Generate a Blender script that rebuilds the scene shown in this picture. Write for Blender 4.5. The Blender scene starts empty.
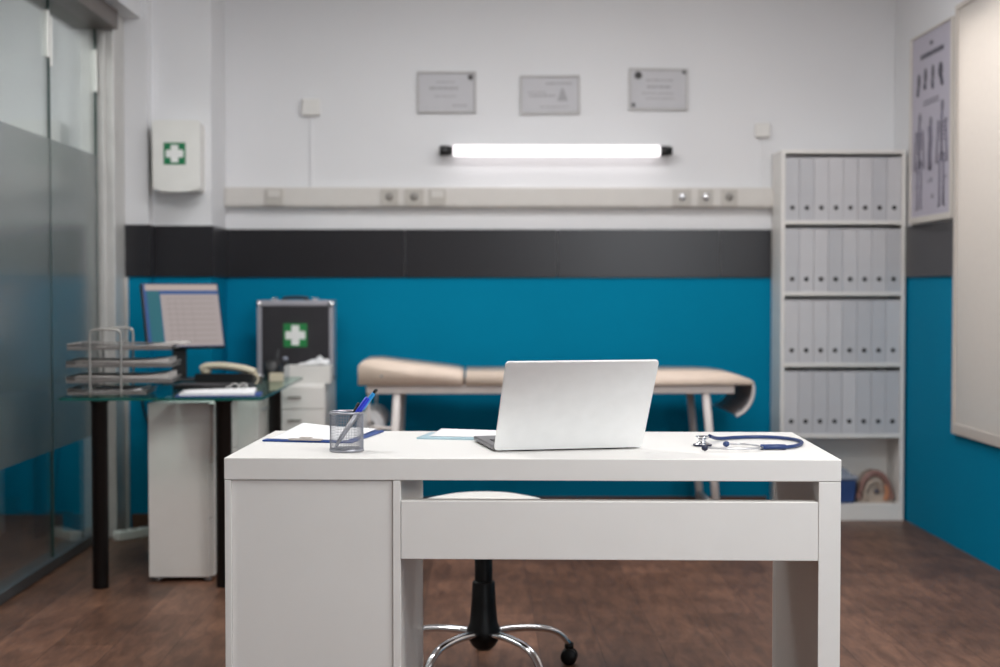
import bpy, bmesh, math, random
from mathutils import Vector, Matrix
random.seed(7)
S = bpy.context.scene
COL = S.collection
PI = math.pi
R = math.radians

# ------------------------------------------------------------------ materials
def lin(c):
    return tuple(((v / 255) / 12.92 if v / 255 <= 0.04045 else ((v / 255 + 0.055) / 1.055) ** 2.4) for v in c) + (1,)

def mat(name, c, rough=0.5, metal=0.0, var=0.06, scale=12.0, bump=0.0, spec=0.5, coat=0.0, emit=None, estr=0.0, lo=None):
    """Principled with a faint procedural mottling of the base colour."""
    m = bpy.data.materials.new(name); m.use_nodes = True
    nt = m.node_tree; b = nt.nodes['Principled BSDF']
    col = lin(c)
    tc = nt.nodes.new('ShaderNodeTexCoord')
    nz = nt.nodes.new('ShaderNodeTexNoise'); nz.inputs['Scale'].default_value = scale; nz.inputs['Detail'].default_value = 4
    nt.links.new(tc.outputs['Object'], nz.inputs['Vector'])
    cr = nt.nodes.new('ShaderNodeValToRGB')
    cr.color_ramp.elements[0].position = 0.3; cr.color_ramp.elements[1].position = 0.7
    cr.color_ramp.elements[0].color = tuple(v * (1 - var) for v in col[:3]) + (1,)
    cr.color_ramp.elements[1].color = tuple(min(1, v * (1 + var)) for v in col[:3]) + (1,)
    nt.links.new(nz.outputs['Fac'], cr.inputs['Fac'])
    nt.links.new(cr.outputs['Color'], b.inputs['Base Color'])
    b.inputs['Roughness'].default_value = rough
    b.inputs['Metallic'].default_value = metal
    b.inputs['Specular IOR Level'].default_value = spec
    b.inputs['Coat Weight'].default_value = coat
    if emit:
        b.inputs['Emission Color'].default_value = lin(emit); b.inputs['Emission Strength'].default_value = estr
    if bump:
        bp = nt.nodes.new('ShaderNodeBump'); bp.inputs['Strength'].default_value = bump; bp.inputs['Distance'].default_value = 0.002
        n2 = nt.nodes.new('ShaderNodeTexNoise'); n2.inputs['Scale'].default_value = scale * 12
        nt.links.new(tc.outputs['Object'], n2.inputs['Vector'])
        nt.links.new(n2.outputs['Fac'], bp.inputs['Height']); nt.links.new(bp.outputs['Normal'], b.inputs['Normal'])
    return m

def floor_material():
    m = bpy.data.materials.new('wood_planks'); m.use_nodes = True
    nt = m.node_tree; b = nt.nodes['Principled BSDF']; N = nt.nodes.new; L = nt.links.new
    tc = N('ShaderNodeTexCoord'); mp = N('ShaderNodeMapping'); mp.inputs['Rotation'].default_value = (0, 0, R(90))
    L(tc.outputs['Object'], mp.inputs['Vector'])
    br = N('ShaderNodeTexBrick'); br.offset = 0.37; br.squash = 1
    for k, v in (('Scale', 1.0), ('Mortar Size', 0.0016), ('Brick Width', 1.15), ('Row Height', 0.19), ('Bias', 0.0), ('Mortar Smooth', 0.3)):
        br.inputs[k].default_value = v
    br.inputs['Color1'].default_value = lin((106, 76, 59)); br.inputs['Color2'].default_value = lin((130, 95, 76)); br.inputs['Mortar'].default_value = lin((78, 56, 47))
    L(mp.outputs['Vector'], br.inputs['Vector'])
    m2 = N('ShaderNodeMapping'); m2.inputs['Scale'].default_value = (11, 2.4, 1); L(tc.outputs['Object'], m2.inputs['Vector'])
    nz = N('ShaderNodeTexNoise'); nz.inputs['Scale'].default_value = 2.6; nz.inputs['Detail'].default_value = 8; nz.inputs['Roughness'].default_value = 0.65; nz.inputs['Distortion'].default_value = 0.6
    L(m2.outputs['Vector'], nz.inputs['Vector'])
    cr = N('ShaderNodeValToRGB'); cr.color_ramp.elements[0].position = 0.38; cr.color_ramp.elements[1].position = 0.64
    cr.color_ramp.elements[0].color = (0.58, 0.55, 0.54, 1); cr.color_ramp.elements[1].color = (1.1, 1.08, 1.06, 1)
    L(nz.outputs['Fac'], cr.inputs['Fac'])
    n3 = N('ShaderNodeTexNoise'); n3.inputs['Scale'].default_value = 3.4; n3.inputs['Detail'].default_value = 3
    L(tc.outputs['Object'], n3.inputs['Vector'])
    c3 = N('ShaderNodeValToRGB'); c3.color_ramp.elements[0].position = 0.3; c3.color_ramp.elements[1].position = 0.7
    c3.color_ramp.elements[0].color = (0.66, 0.64, 0.64, 1); c3.color_ramp.elements[1].color = (1.1, 1.1, 1.1, 1)
    L(n3.outputs['Fac'], c3.inputs['Fac'])
    mx = N('ShaderNodeMixRGB'); mx.blend_type = 'MULTIPLY'; mx.inputs[0].default_value = 1
    L(br.outputs['Color'], mx.inputs[1]); L(cr.outputs['Color'], mx.inputs[2])
    m4 = N('ShaderNodeMixRGB'); m4.blend_type = 'MULTIPLY'; m4.inputs[0].default_value = 1
    L(mx.outputs['Color'], m4.inputs[1]); L(c3.outputs['Color'], m4.inputs[2])
    L(m4.outputs['Color'], b.inputs['Base Color'])
    b.inputs['Roughness'].default_value = 0.42; b.inputs['Specular IOR Level'].default_value = 0.35
    bp = N('ShaderNodeBump'); bp.inputs['Strength'].default_value = 0.25; bp.inputs['Distance'].default_value = 0.002
    L(br.outputs['Fac'], bp.inputs['Height']); bp.invert = True; L(bp.outputs['Normal'], b.inputs['Normal'])
    return m

def glass_material(name, tint, strength=0.96, tr=(0.9, 0.96, 0.94)):
    """Clear pane: mirror reflection that grows towards grazing, otherwise see-through."""
    m = bpy.data.materials.new(name); m.use_nodes = True
    nt = m.node_tree; nt.nodes.clear(); N = nt.nodes.new; L = nt.links.new
    out = N('ShaderNodeOutputMaterial'); mix = N('ShaderNodeMixShader'); t = N('ShaderNodeBsdfTransparent'); g = N('ShaderNodeBsdfGlossy')
    t.inputs['Color'].default_value = tr + (1,); g.inputs['Roughness'].default_value = 0.02; g.inputs['Color'].default_value = tint + (1,)
    lw = N('ShaderNodeLayerWeight'); lw.inputs['Blend'].default_value = 0.5
    pw = N('ShaderNodeMath'); pw.operation = 'POWER'; pw.inputs[1].default_value = 4.0
    ml = N('ShaderNodeMath'); ml.operation = 'MULTIPLY_ADD'; ml.inputs[1].default_value = strength; ml.inputs[2].default_value = 0.04
    L(lw.outputs['Facing'], pw.inputs[0]); L(pw.outputs[0], ml.inputs[0]); L(ml.outputs[0], mix.inputs[0])
    L(t.outputs[0], mix.inputs[1]); L(g.outputs[0], mix.inputs[2]); L(mix.outputs[0], out.inputs['Surface'])
    return m

def frosted_material(name, c, clear=0.15, rough=0.16, gl=0.25):
    m = bpy.data.materials.new(name); m.use_nodes = True
    nt = m.node_tree; nt.nodes.clear(); N = nt.nodes.new; L = nt.links.new
    out = N('ShaderNodeOutputMaterial')
    d = N('ShaderNodeBsdfDiffuse'); tl = N('ShaderNodeBsdfTranslucent'); tp = N('ShaderNodeBsdfTransparent'); g = N('ShaderNodeBsdfGlossy')
    nz = N('ShaderNodeTexNoise'); nz.inputs['Scale'].default_value = 60
    cr = N('ShaderNodeValToRGB'); col = lin(c)
    cr.color_ramp.elements[0].color = tuple(v * .95 for v in col[:3]) + (1,); cr.color_ramp.elements[1].color = col
    L(nz.outputs['Fac'], cr.inputs['Fac']); L(cr.outputs['Color'], d.inputs['Color']); L(cr.outputs['Color'], tl.inputs['Color'])
    g.inputs['Roughness'].default_value = rough
    a = N('ShaderNodeMixShader'); a.inputs[0].default_value = 0.5; L(d.outputs[0], a.inputs[1]); L(tl.outputs[0], a.inputs[2])
    b = N('ShaderNodeMixShader'); b.inputs[0].default_value = clear; L(a.outputs[0], b.inputs[1]); L(tp.outputs[0], b.inputs[2])
    e = N('ShaderNodeMixShader'); e.inputs[0].default_value = gl; L(b.outputs[0], e.inputs[1]); L(g.outputs[0], e.inputs[2])
    L(e.outputs[0], out.inputs['Surface'])
    return m

def light_material(name, c, s):
    m = bpy.data.materials.new(name); m.use_nodes = True
    nt = m.node_tree; nt.nodes.clear()
    out = nt.nodes.new('ShaderNodeOutputMaterial'); e = nt.nodes.new('ShaderNodeEmission')
    e.inputs['Color'].default_value = lin(c); e.inputs['Strength'].default_value = s
    nt.links.new(e.outputs[0], out.inputs['Surface'])
    return m

M = {}
M['floor'] = floor_material()
M['wall_white'] = mat('white_wall_paint', (230, 230, 232), 0.75, var=0.015, scale=2, bump=0.05)
M['wall_blue'] = mat('blue_wall_paint', (0, 131, 169), 0.7, var=0.03, scale=2, bump=0.05, spec=0.06)
M['band'] = mat('dark_wall_panel', (25, 23, 28), 0.29, var=0.05, scale=3)
M['ceiling'] = mat('ceiling_paint', (225, 223, 220), 0.8, var=0.01)
M['baseboard'] = mat('brown_baseboard', (92, 62, 48), 0.5, var=0.2, scale=8)
M['corridor'] = mat('corridor_paint', (215, 217, 215), 0.8, var=0.03, scale=2)
M['alu'] = mat('anodised_aluminium', (208, 206, 203), 0.38, 0.3, var=0.04)
M['alu_dark'] = mat('dark_soffit_metal', (112, 104, 100), 0.45, 0.3, var=0.05)
M['track'] = mat('grey_floor_track', (84, 87, 90), 0.45, 0.5, var=0.05)
M['glass'] = glass_material('clear_partition_glass', (0.95, 0.97, 0.96), 0.96, (0.91, 0.935, 0.925))
M['frost'] = frosted_material('frosted_film', (128, 138, 138), clear=0.55, rough=0.25, gl=0.3)
M['joint'] = mat('dark_glass_joint', (40, 66, 62), 0.3, var=0.1)
M['glint'] = mat('pane_glint_white', (245, 245, 240), 0.25, 0.2, var=0.02)  # near-white colour standing in for reflections on the glass edges
M['desk'] = mat('white_desk_laminate', (231, 229, 226), 0.38, var=0.012, scale=6)
M['white'] = mat('white_laminate', (236, 233, 229), 0.42, var=0.02, scale=6)
M['white_plastic'] = mat('white_plastic', (228, 226, 222), 0.4, var=0.02)
M['cream_plastic'] = mat('off_white_trunking_plastic', (212, 208, 203), 0.45, var=0.02)
M['socket'] = mat('socket_plastic', (190, 185, 178), 0.35, var=0.03)
M['socket_hole'] = mat('socket_recess', (152, 148, 143), 0.5, var=0.05)
M['chrome'] = mat('chrome', (225, 225, 228), 0.12, 1.0, var=0.02)
M['steel'] = mat('brushed_steel', (190, 190, 194), 0.3, 0.9, var=0.06, scale=40)
M['black'] = mat('black_plastic', (22, 22, 24), 0.4, var=0.2)
M['black_metal'] = mat('black_powder_coat', (14, 14, 16), 0.4, 0.2, var=0.15)
M['seat'] = mat('white_stool_vinyl', (236, 233, 228), 0.4, var=0.02, bump=0.05)
M['lid'] = mat('silver_laptop_aluminium', (246, 247, 247), 0.42, 0.2, var=0.02, scale=30)
M['deck'] = mat('grey_laptop_deck', (120, 118, 120), 0.4, 0.5, var=0.04)
M['key'] = mat('dark_laptop_keys', (52, 50, 54), 0.5, var=0.1)
M['screen_off'] = mat('laptop_screen', (30, 34, 40), 0.1, var=0.05)
M['paper'] = mat('white_paper', (238, 238, 240), 0.7, var=0.02)
M['paper_grey'] = mat('greyish_paper', (196, 190, 186), 0.7, var=0.05)
M['clip_blue'] = mat('blue_clipboard', (24, 66, 140), 0.35, var=0.06)
M['clip_metal'] = mat('warm_clip_metal', (188, 180, 176), 0.4, 0.3, var=0.05)
M['stool_black'] = mat('stool_black_plastic', (9, 9, 10), 0.45, var=0.1, spec=0.3)
M['folder_blue'] = mat('pale_blue_folder', (176, 206, 218), 0.5, var=0.04)
M['steth'] = mat('navy_stethoscope_rubber', (20, 48, 100), 0.4, var=0.06)
M['navy_dark'] = mat('dark_navy_rim', (18, 28, 56), 0.4, var=0.1)
M['pen_blue'] = mat('blue_pen_plastic', (24, 50, 190), 0.3, var=0.05)
M['pen_cyan'] = mat('light_blue_pen_plastic', (30, 140, 205), 0.3, var=0.05)
M['pen_grey'] = mat('grey_pen_barrel', (176, 177, 184), 0.3, 0.3, var=0.08)
M['wire'] = mat('silver_wire_mesh', (165, 166, 174), 0.35, 0.8, var=0.05)
M['tray_wire'] = mat('grey_tray_metal', (140, 136, 134), 0.4, 0.6, var=0.06)
M['hoop'] = mat('light_grey_rack_wire', (168, 166, 162), 0.35, 0.6, var=0.05)
M['beige_vinyl'] = mat('beige_vinyl', (234, 213, 196), 0.45, var=0.03, bump=0.08)
M['lining'] = mat('grey_vinyl_lining', (150, 146, 148), 0.6, var=0.08)
M['bed_frame'] = mat('off_white_steel', (222, 214, 210), 0.4, 0.0, var=0.03)
M['case_black'] = mat('black_case_panel', (44, 42, 46), 0.35, var=0.15, scale=5)
M['case_alu'] = mat('case_aluminium', (184, 182, 190), 0.35, 0.6, var=0.04)
M['green'] = mat('first_aid_green', (0, 112, 68), 0.45, var=0.05)
M['green2'] = mat('sticker_green', (22, 124, 62), 0.45, var=0.05)
M['cross'] = mat('first_aid_white', (232, 232, 230), 0.5, var=0.02)
M['binder'] = mat('light_grey_binder_board', (206, 205, 208), 0.55, var=0.025)
M['binder2'] = mat('cool_grey_binder_board', (197, 197, 201), 0.55, var=0.025)
M['hole'] = mat('finger_hole_black', (10, 10, 12), 0.5, var=0.1)
M['beige_plastic'] = mat('beige_handset_plastic', (200, 191, 168), 0.4, var=0.03)
M['tblue'] = mat('blue_storage_tub', (42, 70, 122), 0.45, var=0.06)
M['grey_lid'] = mat('grey_tub_lid', (150, 156, 170), 0.4, var=0.05)
M['model_pink'] = mat('pinkish_brown_model_plastic', (140, 104, 96), 0.5, var=0.15, scale=20)
M['model_pale'] = mat('pale_model_plastic', (176, 160, 146), 0.5, var=0.1, scale=20)
M['model_tan'] = mat('tan_model_plastic', (186, 128, 96), 0.5, var=0.1)
M['poster'] = mat('lilac_grey_poster_print', (186, 181, 194), 0.5, var=0.03, scale=6)
M['ink'] = mat('dark_grey_ink', (76, 74, 86), 0.6, var=0.1)
M['ink_mid'] = mat('mid_grey_ink', (112, 108, 122), 0.6, var=0.1)
M['cert'] = mat('certificate_paper', (196, 195, 199), 0.5, var=0.02)
M['cert_frame'] = mat('clear_grey_certificate_frame', (186, 184, 183), 0.3, var=0.04)
M['cert_ink'] = mat('certificate_print', (166, 164, 168), 0.6, var=0.05)
M['cert_dark'] = mat('certificate_seal', (70, 68, 68), 0.6, var=0.1)
M['poster_frame'] = mat('off_white_poster_frame', (212, 206, 198), 0.5, var=0.02)
M['tube'] = light_material('fluorescent_glow', (255, 249, 251), 2.0)
M['win_frame'] = mat('off_white_window_frame', (206, 198, 190), 0.45, var=0.02)
M['pane_frost'] = frosted_material('frosted_window_pane', (238, 232, 226), clear=0.0, rough=0.3, gl=0.06)
def scr(n, c, s): return mat(n, tuple(int(v * .12) for v in c), 0.35, var=0.02, emit=c, estr=s * 0.85, spec=0.2)
M['scr_blue'] = scr('screen_blue', (58, 92, 150), 0.8)
M['scr_teal'] = scr('screen_teal', (44, 112, 124), 0.8)
M['scr_cream'] = scr('screen_cream', (204, 186, 178), 0.75)
M['scr_doc'] = scr('screen_document', (178, 166, 164), 0.85)
M['scr_line'] = scr('screen_document_rule', (156, 145, 142), 0.85)
M['tglass'] = glass_material('green_table_glass', (0.85, 0.97, 0.93), 0.75, (0.84, 0.94, 0.915))
M['tglass_edge'] = mat('green_glass_edge', (20, 92, 84), 0.15, var=0.1)
M['clear'] = glass_material('clear_plastic', (0.95, 0.95, 0.95), 0.8, (0.85, 0.86, 0.87))
M['tissue'] = mat('white_glove_latex', (232, 232, 234), 0.6, var=0.03)

# ------------------------------------------------------------------ mesh helpers
def bm_new(): return bmesh.new()

def add_box(bm, x0, x1, y0, y1, z0, z1, bev=0.0, seg=2, mi=0, rot=None):
    r = bmesh.ops.create_cube(bm, size=1.0)
    vs = r['verts']
    c = Vector(((x0 + x1) / 2, (y0 + y1) / 2, (z0 + z1) / 2))
    bmesh.ops.scale(bm, vec=(abs(x1 - x0), abs(y1 - y0), abs(z1 - z0)), verts=vs)
    fs = set()
    if bev > 0:
        es = list({e for v in vs for e in v.link_edges})
        o = bmesh.ops.bevel(bm, geom=es, offset=bev, segments=seg, affect='EDGES', profile=0.5)
        vs = list({v for f in o['faces'] for v in f.verts} | {v for v in vs if v.is_valid})
        fs |= set(o['faces'])
    vs = [v for v in vs if v.is_valid]
    for v in vs:
        for f in v.link_faces: fs.add(f)
    for f in fs:
        if f.is_valid: f.material_index = mi
    if rot is not None:
        bmesh.ops.transform(bm, matrix=rot, verts=vs)
    bmesh.ops.translate(bm, vec=c, verts=vs)
    return vs

def add_lathe(bm, prof, seg=32, c=(0, 0, 0), mi=0, cap=True, M4=None):
    """Profile of (radius, z) turned round z, placed at c or by M4."""
    rings = []
    allv = []
    for r, z in prof:
        if r < 1e-6:
            v = [bm.verts.new((0, 0, z))]
        else:
            v = [bm.verts.new((r * math.cos(2 * PI * k / seg), r * math.sin(2 * PI * k / seg), z)) for k in range(seg)]
        rings.append(v); allv += v
    for a, b in zip(rings, rings[1:]):
        for k in range(seg):
            k2 = (k + 1) % seg
            q = [a[k % len(a)], a[k2 % len(a)], b[k2 % len(b)], b[k % len(b)]]
            q2 = []
            for v in q:
                if v not in q2: q2.append(v)
            if len(q2) > 2:
                f = bm.faces.new(q2); f.material_index = mi; f.smooth = True
    if cap:
        for ring, fl in ((rings[0], True), (rings[-1], False)):
            if len(ring) > 2:
                f = bm.faces.new(list(reversed(ring)) if fl else ring); f.material_index = mi
    mt = M4 if M4 is not None else Matrix.Translation(Vector(c))
    bmesh.ops.transform(bm, matrix=mt, verts=allv)
    return allv

def axis_matrix(p, d):
    """Matrix taking +z to direction d at p."""
    q = Vector((0, 0, 1)).rotation_difference(Vector(d).normalized())
    return Matrix.Translation(Vector(p)) @ q.to_matrix().to_4x4()

def smooth_path(pts, n=8, closed=False):
    P = [Vector(p) for p in pts]; out = []
    for i in range(len(P) - 1):
        p0 = P[max(i - 1, 0)]; p1 = P[i]; p2 = P[i + 1]; p3 = P[min(i + 2, len(P) - 1)]
        for k in range(n):
            t = k / n
            out.append(0.5 * ((2 * p1) + (p2 - p0) * t + (2 * p0 - 5 * p1 + 4 * p2 - p3) * t * t + (3 * p1 - p0 - 3 * p2 + p3) * t ** 3))
    out.append(P[-1])
    return out

def add_tube(bm, pts, r, seg=10, mi=0, flat=1.0, r_end=None):
    """Round (or flattened: width r, height r*flat) tube along points."""
    pts = [Vector(p) for p in pts]; rings = []
    n = len(pts)
    for i, p in enumerate(pts):
        t = (pts[min(i + 1, n - 1)] - pts[max(i - 1, 0)]).normalized()
        up = Vector((0, 0, 1)) if abs(t.z) < 0.97 else Vector((0, 1, 0))
        s = t.cross(up).normalized(); u = s.cross(t).normalized()
        rr = r if r_end is None else r + (r_end - r) * i / (n - 1)
        rings.append([bm.verts.new(p + s * (rr * math.cos(2 * PI * k / seg)) + u * (rr * flat * math.sin(2 * PI * k / seg))) for k in range(seg)])
    for a, b in zip(rings, rings[1:]):
        for k in range(seg):
            f = bm.faces.new((a[k], a[(k + 1) % seg], b[(k + 1) % seg], b[k])); f.smooth = True; f.material_index = mi
    f = bm.faces.new(list(reversed(rings[0]))); f.material_index = mi
    f = bm.faces.new(rings[-1]); f.material_index = mi

def add_prism(bm, poly, axis, a, b, mi=0, smooth=False):
    """Extrude a 2-D outline along an axis: axis 'y' takes (x,z), 'x' takes (y,z), 'z' takes (x,y)."""
    def P(p, t):
        return {'y': (p[0], t, p[1]), 'x': (t, p[0], p[1]), 'z': (p[0], p[1], t)}[axis]
    va = [bm.verts.new(P(p, a)) for p in poly]; vb = [bm.verts.new(P(p, b)) for p in poly]
    fs = [bm.faces.new(va), bm.faces.new(list(reversed(vb)))]
    n = len(poly)
    for k in range(n):
        f = bm.faces.new((va[k], vb[k], vb[(k + 1) % n], va[(k + 1) % n])); f.smooth = smooth; fs.append(f)
    for f in fs: f.material_index = mi
    return va + vb

def sheet(bm, w, d, t, zf, nx=12, ny=12):
    """A sheet of thickness t over [0,w]x[0,d] with height zf(u,v)."""
    g = {}
    for s in (0, 1):
        for i in range(nx + 1):
            for j in range(ny + 1):
                u, v = i / nx, j / ny
                g[s, i, j] = bm.verts.new((u * w, v * d, zf(u, v) + s * t))
    for i in range(nx):
        for j in range(ny):
            bm.faces.new((g[1, i, j], g[1, i + 1, j], g[1, i + 1, j + 1], g[1, i, j + 1])).smooth = True
            bm.faces.new((g[0, i, j], g[0, i, j + 1], g[0, i + 1, j + 1], g[0, i + 1, j])).smooth = True
    for i in range(nx):
        for j, o in ((0, 0), (ny, 1)):
            q = [g[0, i, j], g[0, i + 1, j], g[1, i + 1, j], g[1, i, j]]
            bm.faces.new(q if o == 0 else list(reversed(q)))
    for j in range(ny):
        for i, o in ((0, 1), (nx, 0)):
            q = [g[0, i, j], g[0, i, j + 1], g[1, i, j + 1], g[1, i, j]]
            bm.faces.new(list(reversed(q)) if o == 0 else q)

def obj(name, bm, mats, parent=None, loc=None, rot=None, norm=True):
    if norm: bmesh.ops.recalc_face_normals(bm, faces=bm.faces[:])
    me = bpy.data.meshes.new(name); bm.to_mesh(me); bm.free()
    if not isinstance(mats, (list, tuple)): mats = [mats]
    for m in mats: me.materials.append(m)
    o = bpy.data.objects.new(name, me); COL.objects.link(o)
    if parent is not None: o.parent = parent
    if loc: o.location = loc
    if rot: o.rotation_euler = rot
    return o

def box(name, parent, m, x0, x1, y0, y1, z0, z1, bev=0.0, seg=2, **k):
    bm = bm_new(); add_box(bm, x0, x1, y0, y1, z0, z1, bev, seg); return obj(name, bm, m, parent, **k)

def tag(o, label, cat, group=None):
    o['label'] = label; o['category'] = cat
    if group: o['group'] = group
    return o

def thing(name, label, cat, loc=(0, 0, 0), rz=0.0, group=None):
    o = bpy.data.objects.new(name, None); COL.objects.link(o)
    o.location = loc; o.rotation_euler = (0, 0, rz); o.empty_display_size = 0.05
    return tag(o, label, cat, group)

def struct(name, bm=None, m=None, loc=None):
    if bm is None:
        o = bpy.data.objects.new(name, None); COL.objects.link(o)
    else:
        o = obj(name, bm, m)
    o['kind'] = 'structure'
    return o

def copy_tree(o, parent=None):
    c = o.copy(); COL.objects.link(c)
    if parent is not None: c.parent = parent
    for ch in list(o.children): copy_tree(ch, c)
    return c

# ------------------------------------------------------------------ the room
XR, YB, ZC = 2.07, 7.30, 2.80          # right wall, back wall, ceiling
XG = -1.70                             # glass partition
Y0 = -1.6                              # wall behind the camera
ZS = 1.19                              # where the blue paint stops, under the dark band

bm = bm_new(); add_box(bm, -3.6, XR + 0.15, Y0 - 0.1, YB + 0.15, -0.08, 0.0); struct('floor', bm, M['floor'])
bm = bm_new(); add_box(bm, -3.6, XR + 0.15, Y0 - 0.1, YB + 0.15, ZC, ZC + 0.08); struct('ceiling', bm, M['ceiling'])
bm = bm_new()
add_box(bm, -3.6, XR + 0.15, YB, YB + 0.12, 0, ZS, mi=0); add_box(bm, -3.6, XR + 0.15, YB, YB + 0.12, ZS, ZC, mi=1)
struct('wall_back', bm, [M['wall_blue'], M['wall_white']])
bm = bm_new(); add_box(bm, -3.6, XR + 0.15, Y0 - 0.1, Y0, 0, ZC); struct('wall_front', bm, M['wall_white'])
bm = bm_new(); add_box(bm, -3.6, -3.5, Y0, YB, 0, ZC); struct('wall_corridor', bm, M['corridor'])
# right wall with the window opening
WY0, WY1, WZ0, WZ1 = 4.30, 6.290, 0.540, 2.312
bm = bm_new()
for (a, b, c, d) in ((Y0, WY0, 0, ZC), (WY1, YB, 0, ZC), (WY0, WY1, 0, WZ0), (WY0, WY1, WZ1, ZC)):
    if c < ZS: add_box(bm, XR, XR + 0.15, a, b, c, min(d, ZS), mi=0)
    if d > ZS: add_box(bm, XR, XR + 0.15, a, b, max(c, ZS), d, mi=1)
struct('wall_right', bm, [M['wall_blue'], M['wall_white']])
# pillar steps left of the back wall
bm = bm_new()
add_box(bm, -1.92, -1.518, 6.80, YB, 0, ZS, mi=0); add_box(bm, -1.92, -1.518, 6.80, YB, ZS, ZC, mi=1)
add_box(bm, -1.518, -1.245, 6.90, YB, 0, ZS, mi=0); add_box(bm, -1.518, -1.245, 6.90, YB, ZS, ZC, mi=1)
struct('wall_pillar', bm, [M['wall_blue'], M['wall_white']])
# dark band panels
bz0, bz1 = 1.176, 1.414
n = 1
for (x0, x1) in ((-1.245, -0.362), (-0.359, 0.392), (0.395, 1.2), (1.203, 2.058)):
    bm = bm_new(); add_box(bm, x0, x1, YB - 0.012, YB, bz0, bz1, 0.001, 1); struct('trim_%d' % n, bm, M['band']); n += 1
for (x0, x1, y) in ((-1.636, -1.507, 6.80), (-1.507, -1.234, 6.90)):
    bm = bm_new(); add_box(bm, x0, x1, y - 0.012, y, bz0, bz1, 0.001, 1); struct('trim_%d' % n, bm, M['band']); n += 1
bm = bm_new(); add_box(bm, -1.245, -1.233, 6.90, YB - 0.012, bz0, bz1, 0.001, 1); struct('trim_%d' % n, bm, M['band']); n += 1
bm = bm_new(); add_box(bm, -1.518, -1.507, 6.80, 6.888, bz0, bz1, 0.001, 1); struct('trim_%d' % n, bm, M['band']); n += 1
bm = bm_new(); add_box(bm, XR - 0.012, XR, 6.33, YB - 0.012, bz0, bz1 + 0.004, 0.001, 1); struct('trim_%d' % n, bm, M['band']); n += 1
# brown baseboards
bm = bm_new(); add_box(bm, -1.245, 1.44, YB - 0.014, YB, 0, 0.085, 0.003, 2); struct('baseboard_back', bm, M['baseboard'])
bm = bm_new(); add_box(bm, -1.60, -1.518, 6.786, 6.80, 0, 0.08, 0.003, 2); add_box(bm, -1.518, -1.245, 6.886, 6.90, 0, 0.08, 0.003, 2); struct('baseboard_pillar', bm, M['baseboard'])
# white bulkhead over the glass wall
bm = bm_new(); add_box(bm, -1.95, -1.545, Y0, 6.93, 2.358, ZC); struct('wall_bulkhead', bm, M['wall_white'])
# the glass partition
gw = struct('wall_left')
gw.location = (XG, 0, 0)
for k, (a, b) in enumerate(((Y0, 2.20), (2.205, 3.00), (3.005, 3.72), (3.725, 4.43), (4.435, 5.14), (5.144, 5.862), (5.866, 6.575))):
    p = box('glass_pane', gw, M['glass'], -0.005, 0.005, a, b, 0.04, 2.275)
    box('frosted_film', p, M['frost'], 0.0055, 0.0075, a, b, 0.476, 1.712)
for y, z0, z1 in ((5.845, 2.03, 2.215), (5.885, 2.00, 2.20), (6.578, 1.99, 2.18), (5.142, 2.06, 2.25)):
    box('edge_glint', gw, M['glint'], -0.011, 0.011, y - 0.011, y + 0.011, z0, z1, 0.003)  # solid strips in place of lamp reflections caught by the pane edges
for y in (5.142, 5.864, 6.577): box('glass_joint', gw, M['joint'], -0.0055, 0.0085, y - 0.004, y + 0.004, 0.05, 2.27)
box('header_rail', gw, M['alu_dark'], -0.11, 0.10, Y0, 6.60, 2.272, 2.355, 0.002)
box('floor_track', gw, M['track'], -0.06, 0.016, Y0, 6.62, 0.0, 0.045, 0.004)
bm = bm_new(); add_box(bm, -0.03, 0.078, 6.60, 6.80, 0, 2.358, 0.004); add_box(bm, 0.014, 0.040, 6.588, 6.60, 0.05, 2.268, 0.003)
obj('jamb_post', bm, M['alu'], gw)
box('jamb_trim', gw, M['alu'], 0.079, 0.092, 6.77, 6.80, 0.0, 1.174, 0.002)

# the frosted window on the right wall
w1 = struct('window_1'); w1.location = (XR, 0, 0)
bm = bm_new()
fs, fb, ft = 0.030, 0.046, 0.022
add_box(bm, -0.022, 0.03, WY0, WY1 + fs, WZ0 - fb, WZ0, 0.003); add_box(bm, -0.022, 0.03, WY0, WY1 + fs, WZ1, WZ1 + ft, 0.003)
add_box(bm, -0.022, 0.03, WY1, WY1 + fs, WZ0, WZ1, 0.003); add_box(bm, -0.022, 0.03, WY0 - fs, WY0, WZ0 - fb, WZ1 + ft, 0.003)
obj('window_frame', bm, M['win_frame'], w1)
box('pane', w1, M['pane_frost'], -0.014, -0.008, WY0, WY1, WZ0, WZ1)

# ------------------------------------------------------------------ the white desk
dk = thing('desk', 'large white desk in the foreground, laptop, pen cup and stethoscope on top', 'desk', (-0.5815, 3.363, 0), -0.0418)
DW, DD = 1.405, 0.65
box('desktop', dk, M['desk'], 0, DW, 0, DD, 0.680, 0.730, 0.0015)
cb = box('cabinet_back', dk, M['desk'], 0.0165, 0.3865, 0.006, 0.022, 0.0, 0.6785, 0.001)
box('side_panel', dk, M['desk'], 0.0008, 0.016, 0.0005, DD, 0.0, 0.679, 0.001)
box('side_panel', dk, M['desk'], 0.387, 0.4045, 0.0005, DD, 0.0, 0.679, 0.001)
dr = box('cabinet_door', dk, M['desk'], 0.018, 0.383, DD - 0.02, DD - 0.002, 0.03, 0.676, 0.001)
bm = bm_new(); add_box(bm, 0.33, 0.345, DD - 0.002, DD + 0.02, 0.45, 0.58, 0.004); obj('door_handle', bm, M['steel'], dr)
box('leg_panel', dk, M['desk'], 1.3545, DW - 0.0005, 0.0005, DD, 0.0, 0.679, 0.0012)
box('front_rail', dk, M['desk'], 0.4055, 1.3538, 0.001, 0.041, 0.499, 0.633, 0.0015)

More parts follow.
